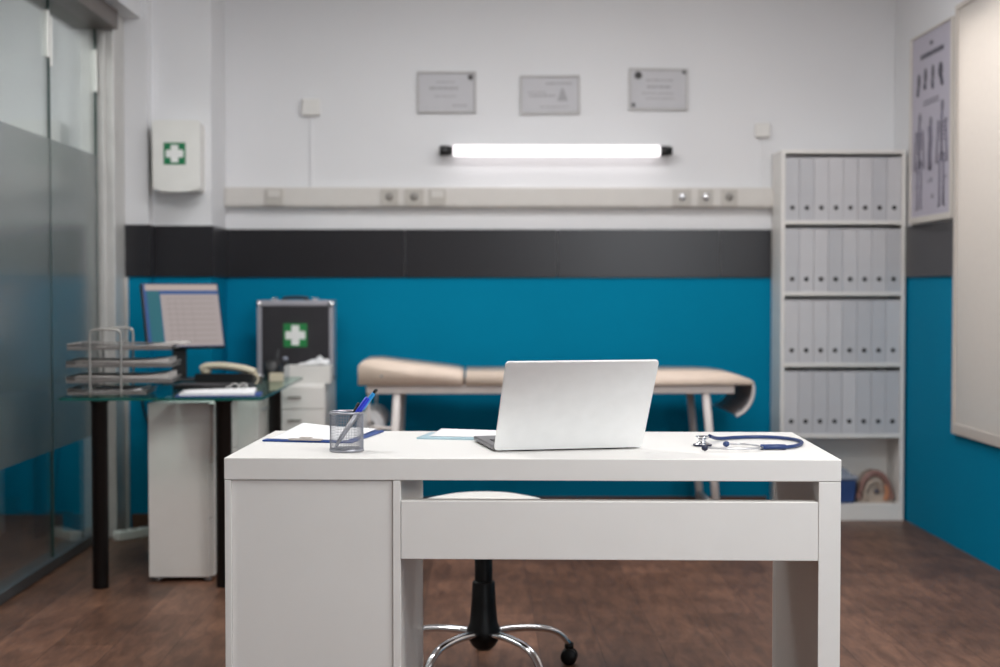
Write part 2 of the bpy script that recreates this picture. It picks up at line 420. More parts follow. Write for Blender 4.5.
# ------------------------------------------------------------------ laptop
LA, LT = 0.198, 0.544
lp = thing('laptop', 'open silver laptop seen from behind on the white desk', 'laptop', (0.0371, 3.4743, 0.7302), LA)
LW, LD = 0.366, 0.247
bm = bm_new(); add_box(bm, 0.001, LW - 0.001, 0.008, LD + 0.006, 0.003, 0.0140, 0.003, 3)
obj('base', bm, M['deck'], lp)
for x in (0.03, LW - 0.03):
    for y in (0.03, LD - 0.03):
        bm = bm_new(); add_lathe(bm, [(0.007, 0), (0.007, 0.0035)], 14, (x, y, 0)); obj('rubber_foot', bm, M['black'], lp)
bm = bm_new()
bmesh.ops.create_grid(bm, x_segments=14, y_segments=6, size=0.5)
bmesh.ops.scale(bm, vec=(0.325, 0.115, 1), verts=bm.verts[:]); bmesh.ops.translate(bm, vec=(LW / 2, 0.085, 0.0147), verts=bm.verts[:])
o = bmesh.ops.inset_individual(bm, faces=bm.faces[:], thickness=0.0016, depth=0.0)
tops = [f for f in bm.faces if f not in set(o['faces'])]
bmesh.ops.translate(bm, vec=(0, 0, 0.0018), verts=list({v for f in tops for v in f.verts}))
obj('keyboard', bm, M['key'], lp)
box('trackpad', lp, M['lid'], LW / 2 - 0.055, LW / 2 + 0.055, 0.155, 0.232, 0.0142, 0.0152, 0.0004)
rotL = Matrix.Translation((0, -0.004, 0.0035)) @ Matrix.Rotation(LT, 4, 'X')
bm = bm_new(); add_box(bm, 0, LW, -0.0005, 0.0055, 0.0, 0.2525, 0.0)
ce = [e for e in bm.edges if abs((e.verts[0].co - e.verts[1].co).y) > 0.004]
bmesh.ops.bevel(bm, geom=ce, offset=0.009, segments=5, affect='EDGES', profile=0.5)
bmesh.ops.bevel(bm, geom=[e for e in bm.edges if len(e.link_faces) == 2 and e.calc_face_angle(0) > 1.2], offset=0.0012, segments=2, affect='EDGES')
bmesh.ops.transform(bm, matrix=rotL, verts=bm.verts[:])
ld = obj('lid', bm, M['lid'], lp)
bm = bm_new(); add_box(bm, 0.008, LW - 0.008, 0.0056, 0.0064, 0.026, 0.240, 0.0003, 1); bmesh.ops.transform(bm, matrix=rotL, verts=bm.verts[:]); obj('screen', bm, M['screen_off'], ld)
bm = bm_new(); add_tube(bm, [(0.05, 0.0075, 0.0085), (LW - 0.05, 0.0075, 0.0085)], 0.004, 12); obj('hinge', bm, M['black'], lp)

# ------------------------------------------------------------------ pen cup and pens
CX, CY, CZ = -0.313, 3.498, 0.7302
cp = thing('pen_cup', 'silver wire mesh pen cup on the left of the white desk', 'pen cup', (CX, CY, CZ))
bm = bm_new(); bmesh.ops.create_cone(bm, cap_ends=False, segments=64, radius1=0.0395, radius2=0.0395, depth=0.088)
o = bmesh.ops.subdivide_edges(bm, edges=[e for e in bm.edges if abs(e.verts[0].co.z - e.verts[1].co.z) > 0.05], cuts=23)
bmesh.ops.translate(bm, vec=(0, 0, 0.048), verts=bm.verts[:])
bmesh.ops.wireframe(bm, faces=bm.faces[:], thickness=0.0011, use_replace=True, use_even_offset=False)
obj('mesh_wall', bm, M['wire'], cp)
bm = bm_new(); add_lathe(bm, [(0.0385, 0.091), (0.0408, 0.090), (0.0412, 0.093), (0.0400, 0.0955), (0.0384, 0.094), (0.0385, 0.091)], 48, cap=False); obj('rim', bm, M['wire'], cp)
bm = bm_new(); add_lathe(bm, [(0.0, 0.0), (0.0395, 0.0), (0.041, 0.002), (0.041, 0.006), (0.0395, 0.007), (0.0, 0.0045)], 48, cap=False); obj('base', bm, M['wire'], cp)

def make_pen(label, p0, p1, r, mb, cap_m, cap_len, end_m=None, clip=False):
    p0, p1 = Vector(p0), Vector(p1); d = (p1 - p0); Lg = d.length
    t = thing('pen', label, 'pen', p0, 0, 'pens in the mesh cup')
    A = axis_matrix((0, 0, 0), d)
    bm = bm_new(); add_lathe(bm, [(0, 0), (0.0012, 0.0), (0.0022, 0.008), (r * 0.92, 0.02), (r, 0.03), (r, Lg - cap_len)], 16, M4=A); obj('barrel', bm, mb, t)
    e = 0.012 if end_m else 0.0
    bm = bm_new(); add_lathe(bm, [(r * 1.22, Lg - cap_len), (r * 1.25, Lg - cap_len + .003), (r * 1.18, Lg - e - .002), (r * 0.9, Lg - e)], 16, M4=A); c = obj('cap', bm, cap_m, t)
    if end_m:
        bm = bm_new(); add_lathe(bm, [(r * 0.95, Lg - e), (r * 1.0, Lg - .003), (r * .6, Lg)], 16, M4=A); obj('end_plug', bm, end_m, c)
    bm = bm_new(); add_box(bm, -0.0015, 0.0015, -r * 1.9, -r * 1.45, Lg - cap_len * 0.85, Lg - e - 0.002, 0.0005, 1); add_box(bm, -0.0015, 0.0015, -r * 1.8, -r * 0.8, Lg - e - 0.006, Lg - e - 0.002); bmesh.ops.transform(bm, matrix=A, verts=bm.verts[:]); obj('clip', bm, cap_m, c)
    return t
make_pen('pen with grey barrel and royal blue cap leaning in the mesh cup', (CX - 0.029, CY - 0.012, CZ + 0.008), (CX + 0.0500, CY + 0.008, CZ + 0.1270), 0.0056, M['pen_grey'], M['pen_blue'], 0.046)
make_pen('light blue pen with a black end, tallest in the mesh cup', (CX - 0.030, CY + 0.012, CZ + 0.008), (CX + 0.0710, CY + 0.016, CZ + 0.1470), 0.0042, M['pen_grey'], M['pen_cyan'], 0.060, M['black'])
make_pen('short black pen beside the blue cap in the mesh cup', (CX - 0.026, CY + 0.016, CZ + 0.008), (CX + 0.0290, CY + 0.022, CZ + 0.1130), 0.0044, M['black'], M['black'], 0.04)

# ------------------------------------------------------------------ clipboard, papers, folder on the desk
clp = thing('clipboard', 'blue clipboard with loose white papers behind the mesh pen cup', 'clipboard', (-0.547, 3.722, 0.7303), R(-12))
bm = bm_new(); add_box(bm, 0, 0.236, 0, 0.300, 0, 0.0048, 0.0018); obj('board', bm, M['clip_blue'], clp)
bm = bm_new(); add_box(bm, 0.07, 0.158, -0.003, 0.0150, 0.0048, 0.0098, 0.002); add_box(bm, 0.098, 0.130, -0.001, 0.0148, 0.006, 0.0135, 0.003)
obj('clip', bm, M['clip_metal'], clp)
bm = bm_new(); sheet(bm, 0.208, 0.275, 0.0008, lambda u, v: 0.0052 + 0.012 * (max(0, v - 0.2)) ** 1.3 * (1.1 - 0.7 * u) + 0.006 * max(0, 1 - u * 2.2) * v, 14, 14)
p = obj('paper_sheets', bm, M['paper'], None); tag(p, 'curling white papers held on the blue clipboard', 'papers'); p.location = (-0.547, 3.722, 0.7303); p.rotation_euler = (0, 0, R(-12))
p.location = Vector(p.location) + Matrix.Rotation(R(-12), 3, 'Z') @ Vector((0.010, 0.0162, 0.0006))

fo = bm_new(); sheet(fo, 0.20, 0.150, 0.004, lambda u, v: 0.0, 4, 4)
fo = obj('folder', fo, M['folder_blue']); fo.location = (-0.158, 3.779, 0.7303); fo.rotation_euler = (0, 0, R(-12)); tag(fo, 'thin pale blue folder beside the laptop on the desk', 'folder')
bm = bm_new(); sheet(bm, 0.185, 0.13, 0.0012, lambda u, v: 0.0052 + 0.007 * v * v * (1 - 0.3 * u), 10, 10)
p = obj('paper_sheet', bm, M['paper']); p.location = (-0.128, 3.80, 0.7303); p.rotation_euler = (0, 0, R(-13)); tag(p, 'white paper sheet lying on the pale blue folder', 'paper')

# ------------------------------------------------------------------ stethoscope
st = thing('stethoscope', 'blue stethoscope coiled on the right end of the white desk', 'stethoscope', (0.57, 3.60, 0.7302))
o0 = Vector((0.57, 3.60, 0))
def sp(*pts): return [Vector((x, y, z)) - o0 for x, y, z in pts]
bm = bm_new(); add_tube(bm, smooth_path(sp((0.580, 3.668, 0.018), (0.61, 3.715, 0.007), (0.66, 3.752, 0.0055), (0.72, 3.768, 0.0055), (0.775, 3.745, 0.0055), (0.803, 3.69, 0.0055), (0.803, 3.625, 0.0055), (0.775, 3.555, 0.0055), (0.745, 3.522, 0.0055), (0.725, 3.514, 0.006)), 10), 0.0046, 12)
obj('tubing', bm, M['steth'], st)
bm = bm_new(); add_tube(bm, smooth_path(sp((0.738, 3.519, 0.006), (0.72, 3.512, 0.0075), (0.696, 3.514, 0.007), (0.680, 3.518, 0.0065)), 6), 0.0105, 12, flat=0.62)
obj('yoke', bm, M['steth'], st)
bm = bm_new(); add_tube(bm, smooth_path(sp((0.686, 3.522, 0.0065), (0.665, 3.566, 0.007), (0.64, 3.580, 0.007), (0.612, 3.573, 0.008)), 8), 0.0024, 10)
t1 = obj('ear_tube', bm, M['steel'], st)
bm = bm_new(); add_tube(bm, smooth_path(sp((0.686, 3.512, 0.0065), (0.664, 3.482, 0.007), (0.61, 3.470, 0.007), (0.56, 3.476, 0.008), (0.545, 3.481, 0.008)), 8), 0.0024, 10)
t2 = obj('ear_tube', bm, M['steel'], st)
for par, c, m in ((t1, (0.606, 3.572, 0.008), M['steth']), (t2, (0.540, 3.483, 0.008), M['navy_dark'])):
    bm = bm_new(); add_lathe(bm, [(0, -0.0078), (0.004, -0.007), (0.0068, -0.003), (0.0074, 0.001), (0.005, 0.006), (0.003, 0.0078), (0, 0.008)], 16, cap=False, M4=axis_matrix(Vector(c) - o0, (-1, 0, 0))); obj('ear_tip', bm, m, par)
bm = bm_new(); add_lathe(bm, [(0, 0), (0.0205, 0), (0.0222, 0.0015), (0.0222, 0.0042), (0.0205, 0.0055), (0.012, 0.0085), (0.009, 0.012), (0.0095, 0.016), (0.013, 0.020), (0.0165, 0.0225), (0.0165, 0.0245), (0.0, 0.0225)], 32, sp((0.552, 3.600, 0))[0], cap=False)
cpz = obj('chest_piece', bm, M['chrome'], st)
bm = bm_new(); add_lathe(bm, [(0.0216, 0.0010), (0.0232, 0.0014), (0.0232, 0.0046), (0.0216, 0.005)], 32, sp((0.552, 3.600, 0))[0], cap=False); obj('diaphragm_rim', bm, M['navy_dark'], cpz)
bm = bm_new(); add_tube(bm, sp((0.558, 3.612, 0.0135), (0.582, 3.672, 0.018)), 0.0035, 10); obj('stem', bm, M['chrome'], cpz)

# ------------------------------------------------------------------ stool behind the desk
sl = thing('stool', 'round white swivel stool with chrome star base behind the desk', 'stool', (0.016, 4.262, 0))
bm = bm_new(); add_lathe(bm, [(0, 0.442), (0.155, 0.442), (0.182, 0.448), (0.191, 0.464), (0.189, 0.484), (0.174, 0.500), (0.125, 0.511), (0.06, 0.516), (0, 0.517)], 48, cap=False); obj('seat', bm, M['seat'], sl)
bm = bm_new(); add_lathe(bm, [(0, 0.428), (0.11, 0.428), (0.115, 0.435), (0.115, 0.4425), (0, 0.4425)], 36, cap=False); obj('seat_plate', bm, M['stool_black'], sl)
bm = bm_new(); add_lathe(bm, [(0.025, 0.20), (0.026, 0.268), (0.026, 0.43)], 24); obj('gas_column', bm, M['stool_black'], sl)
bm = bm_new(); add_lathe(bm, [(0.02, 0.066), (0.034, 0.078), (0.047, 0.10), (0.050, 0.125), (0.041, 0.145), (0.036, 0.20), (0.033, 0.262), (0.030, 0.268), (0.0, 0.268)], 32); obj('hub_cover', bm, M['stool_black'], sl)
for k in range(5):
    a = R(90 + 72 * k)
    ca, sa = math.cos(a), math.sin(a)
    def RP(pts): return [(r * ca, r * sa, z) for r, z in pts]
    bm = bm_new(); add_tube(bm, smooth_path(RP([(0.035, 0.116), (0.09, 0.120), (0.15, 0.118), (0.205, 0.109), (0.242, 0.090), (0.266, 0.062)]), 6), 0.016, 12, flat=0.7, r_end=0.012)
    lg = obj('leg', bm, M['chrome'], sl)
    ax = Vector((math.cos(a + 1.1), math.sin(a + 1.1), 0)); c0 = Vector((0.268 * ca, 0.268 * sa, 0))
    bm = bm_new()
    for s in (-1, 1):
        add_lathe(bm, [(0, -0.008), (0.020, -0.008), (0.0245, -0.005), (0.0245, 0.005), (0.020, 0.008), (0, 0.008)], 20, cap=False, M4=axis_matrix(c0 + ax * (0.0125 * s) + Vector((0, 0, 0.0247)), ax))
    cs = obj('castor', bm, M['stool_black'], lg)
    bm = bm_new(); add_lathe(bm, [(0.007, 0.024), (0.009, 0.04), (0.014, 0.052), (0.013, 0.064), (0.006, 0.068)], 16, c0); add_tube(bm, [c0 + ax * -0.014 + Vector((0, 0, 0.0247)), c0 + ax * 0.014 + Vector((0, 0, 0.0247))], 0.004, 8)
    obj('castor_fork', bm, M['stool_black'], lg)

# ------------------------------------------------------------------ examination bed
bd = thing('examination_bed', 'beige padded examination bed on off white legs against blue wall', 'examination bed', (0.33, 6.85, 0))
def B(x): return x - 0.33
YF, YK = -0.30, 0.30
outer = [(-0.055, 0.742), (0.9, 0.742), (1.05, 0.741), (1.12, 0.737), (1.18, 0.728), (1.22, 0.714), (1.236, 0.700), (1.236, 0.689), (-0.055, 0.688)]
bm = bm_new(); add_prism(bm, [(B(x), z) for x, z in outer], 'y', YF, YK)
bmesh.ops.bevel(bm, geom=[e for e in bm.edges if len(e.link_faces) == 2 and e.calc_face_angle(0) > 1.0], offset=0.009, segments=3, affect='EDGES')
for f in bm.faces: f.smooth = True
cu = obj('mattress', bm, M['beige_vinyl'], bd)
fl_o = [(1.238, 0.688), (1.238, 0.660), (1.233, 0.630), (1.217, 0.595), (1.192, 0.568), (1.160, 0.549)]
fl_i = [(1.156, 0.557), (1.184, 0.575), (1.207, 0.601), (1.222, 0.633), (1.227, 0.660), (1.227, 0.688)]
bm = bm_new(); add_prism(bm, [(B(x), z) for x, z in fl_o + fl_i], 'y', YF + 0.006, YK - 0.006); fp = obj('end_flap', bm, M['lining'], bd)
for y in (YF + 0.005, YK - 0.005):
    bm = bm_new(); add_tube(bm, smooth_path([(B(x - 0.004), y, z) for x, z in fl_o], 4), 0.007, 8)
    obj('flap_piping', bm, M['bed_frame'], fp)
bm = bm_new(); add_prism(bm, [(B(x), z) for x, z in ((-0.535, 0.689), (-0.067, 0.689), (-0.067, 0.740), (-0.09, 0.748), (-0.20, 0.763), (-0.34, 0.779), (-0.46, 0.794), (-0.520, 0.792), (-0.535, 0.775))], 'y', YF, YK)
bmesh.ops.bevel(bm, geom=[e for e in bm.edges if len(e.link_faces) == 2 and e.calc_face_angle(0) > 0.9], offset=0.010, segments=3, affect='EDGES')
for f in bm.faces: f.smooth = True
hr = obj('headrest', bm, M['beige_vinyl'], bd)
bm = bm_new(); add_lathe(bm, [(0, 0), (0.006, 0), (0.005, 0.003), (0, 0.004)], 14, cap=False, M4=axis_matrix((B(-0.43), YF, 0.73), (0, -1, 0))); obj('upholstery_button', bm, M['lining'], hr)
bm = bm_new()
for y in (YF + 0.02, YK - 0.06): add_box(bm, B(-0.50), B(1.152), y, y + 0.04, 0.649, 0.6885, 0.004)
for x in (-0.50, 1.112): add_box(bm, B(x), B(x + 0.04), YF + 0.06, YK - 0.06, 0.65, 0.688, 0.003)
obj('frame', bm, M['bed_frame'], bd)
for (xt, xb) in ((-0.363, -0.398), (1.024, 1.088)):
    for y in (YF + 0.04, YK - 0.04):
        bm = bm_new(); add_tube(bm, [(B(xt), y, 0.66), (B(xb), y, 0.012)], 0.018, 16); lg = obj('leg', bm, M['bed_frame'], bd)
        bm = bm_new(); add_lathe(bm, [(0.021, 0), (0.023, 0.004), (0.021, 0.03)], 16, (B(xb), y, 0)); obj('leg_cap', bm, M['black'], lg)
    xm = xt + (xb - xt) * 0.82
    bm = bm_new(); add_tube(bm, [(B(xm), YF + 0.04, 0.13), (B(xm), YK - 0.04, 0.13)], 0.012, 12); obj('stretcher', bm, M['bed_frame'], bd)
bm = bm_new()
for y in (YF + 0.035, YK - 0.035): add_tube(bm, smooth_path([(B(-0.487), y, 0.655), (B(-0.492), y, 0.58), (B(-0.487), y, 0.517)], 5), 0.006, 10)
add_tube(bm, [(B(-0.487), YF + 0.03, 0.517), (B(-0.487), YK - 0.03, 0.517)], 0.006, 10)
add_tube(bm, [(B(-0.487), YF + 0.035, 0.50), (B(-0.38), YF + 0.035, 0.492)], 0.008, 10)
obj('roll_holder', bm, M['bed_frame'], bd)
bm = bm_new(); add_lathe(bm, [(0.016, -0.21), (0.058, -0.21), (0.060, -0.206), (0.060, 0.206), (0.058, 0.21), (0.016, 0.21), (0.016, -0.21)], 36, cap=False, M4=axis_matrix((-0.487, 6.85, 0.508), (0, 1, 0)))
pr_ = obj('paper_roll', bm, M['paper']); tag(pr_, 'white paper roll hanging under the head end of the beige bed', 'paper roll')

# ------------------------------------------------------------------ bookcase with binders
BX0, BX1, BY0, BY1 = 1.457, 2.056, 7.05, 7.284
bk = thing('bookcase', 'tall narrow white bookcase full of binders in the right corner', 'bookcase', (BX0, BY0, 0))
bw, bdp = BX1 - BX0, BY1 - BY0
box('side_panel', bk, M['white'], 0, 0.018, 0, bdp, 0, 1.787, 0.001)
box('side_panel', bk, M['white'], bw - 0.018, bw, 0, bdp, 0, 1.787, 0.001)
box('top_panel', bk, M['white'], 0.018, bw - 0.018, 0, bdp, 1.769, 1.787, 0.001)
SH = [1.448, 1.105, 0.762, 0.419, 0.078]
for z in SH: box('shelf', bk, M['white'], 0.018, bw - 0.018, 0.002, bdp - 0.006, z - 0.018, z, 0.001)
box('plinth', bk, M['white'], 0.018, bw - 0.018, 0.004, 0.02, 0, 0.06, 0.001)
box('back_panel', bk, M['white'], 0.018, bw - 0.018, bdp - 0.005, bdp, 0.0, 1.769)
ordn = ['first', 'second', 'third', 'fourth', 'fifth', 'sixth', 'seventh', 'eighth']
rown = ['top', 'second', 'third', 'lowest full']
def make_binder(m):
    t = thing('binder', 'x', 'binder')
    bm = bm_new()
    W_, H_, D_ = 0.0685, 0.303, 0.212
    add_box(bm, 0, W_, 0, 0.003, 0, H_, 0.0012); add_box(bm, 0, 0.0022, 0.003, D_, 0, H_); add_box(bm, W_ - 0.0022, W_, 0.003, D_, 0, H_)
    obj('cover', bm, m, t)
    bm = bm_new(); add_lathe(bm, [(0, 0.0), (0.0092, 0.0), (0.0092, 0.0008), (0, 0.0008)], 20, cap=False, M4=axis_matrix((W_ / 2, 0.0, 0.061), (0, -1, 0)))
    h = obj('finger_hole', bm, M['hole'], t)
    bm = bm_new(); add_lathe(bm, [(0.0088, 0.0), (0.0108, 0.0004), (0.0108, 0.0014), (0.0088, 0.0018), (0.0088, 0.0)], 20, cap=False, M4=axis_matrix((W_ / 2, 0.0, 0.061), (0, -1, 0))); obj('finger_ring', bm, M['black_metal'], h)
    box('page_block', t, M['paper_grey'], 0.006, W_ - 0.006, 0.012, D_ - 0.01, 0.004, 0.297)
    return t
protos = [make_binder(M['binder']), make_binder(M['binder2'])]
used = [False, False]
for r_ in range(4):
    for k in range(8):
        q = random.randrange(2)
        if not used[q]: o = protos[q]; used[q] = True
        else: o = copy_tree(protos[q])
        o.location = (BX0 + 0.0195 + 0.0702 * k, BY0 + 0.006 + random.uniform(0, 0.004), SH[r_] + 0.0004)
        o['label'] = '%s light grey binder from the left on the %s binder shelf' % (ordn[k], rown[r_])
        o['category'] = 'binder'; o['group'] = 'grey binders in the bookcase'
for q in (0, 1):
    if not used[q]:
        for c in list(protos[q].children_recursive): bpy.data.objects.remove(c)
        bpy.data.objects.remove(protos[q])
# bottom bay
tb = thing('storage_tub', 'blue storage tub with grey lid on bottom bookcase shelf', 'storage tub', (1.70, 7.155, SH[4] + 0.0005))
bm = bm_new()
vs = add_box(bm, -0.14, 0.14, -0.075, 0.075, 0, 0.115, 0.012, 3)
for v in vs: v.co.x *= 0.92 + 0.08 * v.co.z / 0.115; v.co.y *= 0.92 + 0.08 * v.co.z / 0.115
obj('tub', bm, M['tblue'], tb)
bm = bm_new(); add_box(bm, -0.146, 0.146, -0.080, 0.080, 0.1155, 0.130, 0.005); add_prism(bm, [(-0.12, 0.130), (0.12, 0.130), (0.09, 0.165), (-0.09, 0.165)], 'y', -0.06, 0.06); obj('lid', bm, M['grey_lid'], tb)
am = thing('anatomical_model', 'pinkish arched anatomical section model beside blue tub', 'anatomical model', (1.934, 7.14, SH[4] + 0.0005))
arc = [(0.085 * math.cos(R(a)) * (1.0), 0.155 * math.sin(R(a)) if a not in (0, 180) else 0.0) for a in range(0, 181, 9)]
bm = bm_new(); add_prism(bm, arc, 'y', -0.03, 0.06); obj('body', bm, M['model_pale'], am)
bm = bm_new(); add_tube(bm, [Vector((x * 0.93, -0.028, max(0.017, z * 0.93))) for x, z in arc], 0.0165, 12); obj('outer_ridge', bm, M['model_pink'], am)
bm = bm_new(); add_tube(bm, smooth_path([(-0.042, -0.030, 0.012), (-0.046, -0.032, 0.06), (-0.02, -0.034, 0.10), (0.018, -0.034, 0.10), (0.03, -0.033, 0.06)], 6), 0.010, 10); obj('inner_fold', bm, M['model_pale'], am)
bm = bm_new(); add_lathe(bm, [(0, 0), (0.014, 0.0), (0.010, 0.008), (0, 0.009)], 16, cap=False, M4=axis_matrix((0.008, -0.030, 0.055), (0, -1, 0))); obj('cavity', bm, M['ink'], am)
bm = bm_new(); add_tube(bm, smooth_path([(0.05, -0.034, 0.013), (0.058, -0.036, 0.05), (0.052, -0.034, 0.085)], 6), 0.012, 10); obj('side_lobe', bm, M['model_tan'], am)

# ------------------------------------------------------------------ back wall: lamp, certificates, trunking, sensors
lm = thing('wall_lamp', 'glowing white tube lamp with black ends on the back wall', 'lamp', (0.385, YB, 1.797))
X0, X1 = -0.507, 0.510
bm = bm_new(); add_lathe(bm, [(0.0, X0), (0.022, X0), (0.0270, X0 + 0.006), (0.0270, X1 - 0.006), (0.022, X1), (0.0, X1)], 24, cap=False, M4=axis_matrix((0, -0.062, 0), (1, 0, 0))); obj('tube', bm, M['tube'], lm)
for a, b in ((X0 - 0.068, X0 - 0.0005), (X1 + 0.0005, X1 + 0.060)):
    bm = bm_new(); add_lathe(bm, [(0, a), (0.020, a), (0.0255, a + 0.004), (0.0255, b - 0.018), (0.022, b - 0.016), (0.022, b), (0, b)], 20, cap=False, M4=axis_matrix((0, -0.062, 0), (1, 0, 0)))
    e = obj('end_cap', bm, M['black'], lm)
    bm = bm_new(); add_box(bm, (a + b) / 2 - 0.014, (a + b) / 2 + 0.014, -0.045, 0.0, -0.012, 0.012, 0.003); obj('wall_bracket', bm, M['black'], e)
box('reflector', lm, M['white_plastic'], X0 + 0.01, X1 - 0.01, -0.060, -0.0005, 0.0280, 0.0300, 0.0005)

def certificate(label, x0, x1, z0, z1, tilt, lines, dots):
    cx, cz = (x0 + x1) / 2, (z0 + z1) / 2; w, h = (x1 - x0) / 2, (z1 - z0) / 2
    t = thing('certificate', label, 'certificate', (cx, YB, cz), 0, 'certificates above the lamp'); t.rotation_euler = (0, R(tilt), 0)
    bm = bm_new(); f = 0.010
    add_box(bm, -w, w, -0.016, 0, h - f, h, 0.002); add_box(bm, -w, w, -0.016, 0, -h, -h + f, 0.002); add_box(bm, -w, -w + f, -0.016, 0, -h + f, h - f, 0.002); add_box(bm, w - f, w, -0.016, 0, -h + f, h - f, 0.002)
    obj('frame', bm, M['cert_frame'], t)
    s = box('sheet', t, M['cert'], -w + f, w - f, -0.008, -0.001, -h + f, h - f)
    bm = bm_new()
    for (a, b, zc, hh) in lines:
        x = a
        while x < b:
            l = min(random.uniform(0.008, 0.028), b - x); add_box(bm, x, x + l, -0.0086, -0.0079, zc - hh, zc + hh); x += l + 0.004
    obj('print', bm, M['cert_ink'], s)
    if dots:
        for (x, z, r) in dots:
            if r > 0: bm = bm_new(); add_lathe(bm, [(0, 0), (r, 0), (r * .9, 0.0009), (0, 0.001)], 18, cap=False, M4=axis_matrix((x, -0.008, z), (0, -1, 0))); obj('seal', bm, M['cert_dark'], s)
            else:
                bm = bm_new(); add_prism(bm, [(x + r, z + r * 1.2), (x - r, z + r * 1.2), (x - r * .2, z - r * 1.2), (x + r * .2, z - r * 1.2)], 'y', -0.0088, -0.0079); obj('emblem', bm, M['cert_ink'], s)
    return t
certificate('left framed certificate with dark dot at top right above the lamp', -0.300, -0.009, 1.987, 2.192, 0.0, [(-0.085, 0.06, 0.02, 0.006), (-0.05, 0.04, 0.05, 0.003), (-0.06, 0.05, -0.02, 0.003), (0.03, 0.10, -0.065, 0.004)], [(0.118, 0.074, 0.013)])
certificate('middle framed certificate with grey triangular emblem above the lamp', 0.208, 0.504, 1.983, 2.174, -0.6, [(-0.02, 0.11, 0.055, 0.005), (-0.10, 0.03, -0.005, 0.005), (-0.11, -0.02, 0.012, 0.003), (-0.05, 0.09, -0.06, 0.003)], [(0.062, 0.0, -0.026)])
certificate('right framed certificate with square seal and dark corner dots', 0.746, 1.038, 2.003, 2.209, 0.6, [(-0.06, 0.075, 0.045, 0.004), (-0.055, 0.065, 0.012, 0.006), (-0.08, 0.08, -0.02, 0.003), (-0.06, 0.08, -0.045, 0.003)], [(-0.100, 0.068, 0.019), (0.128, 0.088, 0.011), (-0.122, -0.078, 0.010)])

tr = thing('cable_trunking', 'long off white cable trunking with sockets along back wall', 'cable trunking', (0.1, YB, 1.522))
box('channel', tr, M['cream_plastic'], -1.345, 1.372, -0.05, 0.0, 0.0, 0.097, 0.004)
box('cover_strip', tr, M['cream_plastic'], -1.340, 1.368, -0.054, -0.0505, 0.010, 0.087, 0.001)
for (x0, x1, kind) in ((-1.045, -0.956, 2), (-0.478, -0.390, 1), (-0.360, -0.266, 1), (-0.242, -0.158, 2), (0.960, 1.050, 3), (1.084, 1.159, 3), (1.199, 1.278, 1)):
    s = box('socket', tr, M['socket'], x0 - 0.1, x1 - 0.1, -0.062, -0.0545, 0.008, 0.088, 0.002)
    cx = (x0 + x1) / 2 - 0.1
    if kind == 1:
        bm = bm_new(); add_lathe(bm, [(0.0, 0.0), (0.02, 0.0), (0.021, 0.002), (0.0, 0.0015)], 20, cap=False, M4=axis_matrix((cx, -0.062, 0.05), (0, -1, 0))); obj('socket_recess', bm, M['socket_hole'], s)
    elif kind == 2:
        box('rocker_switch', s, M['cream_plastic'], cx - 0.03, cx + 0.03, -0.067, -0.0625, 0.045, 0.080, 0.002)
    else:
        bm = bm_new(); add_lathe(bm, [(0.014, 0.0), (0.018, 0.004), (0.018, 0.012), (0.011, 0.016), (0, 0.016)], 20, M4=axis_matrix((cx, -0.062, 0.05), (0, -1, 0))); obj('gas_valve', bm, M['chrome'], s)
for label, x0, x1, z0, z1 in (('small white wall box on the left above the trunking', -0.866, -0.778, 1.972, 2.055), ('small white wall box on the right near the bookcase', 1.371, 1.445, 1.870, 1.940)):
    t = thing('wall_box', label, 'wall box', ((x0 + x1) / 2, YB, z0), 0, 'white boxes on the back wall')
    w = (x1 - x0) / 2
    box('housing', t, M['white_plastic'], -w, w, -0.030, 0, 0, z1 - z0, 0.006, 3)
    bm = bm_new(); add_box(bm, -0.007, 0.007, -0.010, 0, 1.620 - z0, 0.0, 0.002); obj('cable_duct', bm, M['wall_white'], t)

# ------------------------------------------------------------------ first aid cabinet on the pillar
fa = thing('first_aid_cabinet', 'white first aid cabinet with green cross on left pillar', 'first aid cabinet', (-1.378, 6.90, 1.565))
def rounded(w, h, r, n=5):
    pts = []
    for cx, cz, a0 in ((w - r, h - r, 0), (-w + r, h - r, 90), (-w + r, r, 180), (w - r, r, 270)):
        for k in range(n + 1):
            a = R(a0 + 90 * k / n); pts.append((cx + r * math.cos(a), cz + r * math.sin(a)))
    return pts
bm = bm_new(); add_prism(bm, rounded(0.105, 0.322, 0.014), 'y', -0.115, 0.0); obj('body', bm, M['white_plastic'], fa)
fr = []
for cx, cz, a0 in ((0.093, 0.307, 0), (-0.093, 0.307, 90)):
    for k in range(6): a = R(a0 + 18 * k); fr.append((cx + 0.017 * math.cos(a), cz + 0.017 * math.sin(a)))
fr += [(-0.110, 0.016), (-0.102, 0.006), (-0.06, -0.001), (0, -0.004), (0.06, -0.001), (0.102, 0.006), (0.110, 0.016)]
bm = bm_new(); add_prism(bm, fr, 'y', -0.150, -0.1155)
bmesh.ops.bevel(bm, geom=[e for e in bm.edges if abs(e.verts[0].co.y + 0.150) < 1e-4 and abs(e.verts[1].co.y + 0.150) < 1e-4], offset=0.006, segments=3, affect='EDGES')
dr_ = obj('door', bm, M['white_plastic'], fa)
def cross_sign(parent, x, y, z, s, mg, mw, ca, cw):
    g = box('green_sign', parent, mg, x - s, x + s, y - 0.0012, y, z - s, z + s)
    a, w = s * ca, s * cw
    pts = [(-w, a), (w, a), (w, w), (a, w), (a, -w), (w, -w), (w, -a), (-w, -a), (-w, -w), (-a, -w), (-a, w), (-w, w)]
    bm = bm_new(); add_prism(bm, [(x + p[0], z + p[1]) for p in reversed(pts)], 'y', y - 0.002, y - 0.0012); obj('white_cross', bm, mw, g)
cross_sign(dr_, -0.006, -0.150, 0.171, 0.050, M['green'], M['cross'], 0.80, 0.34)

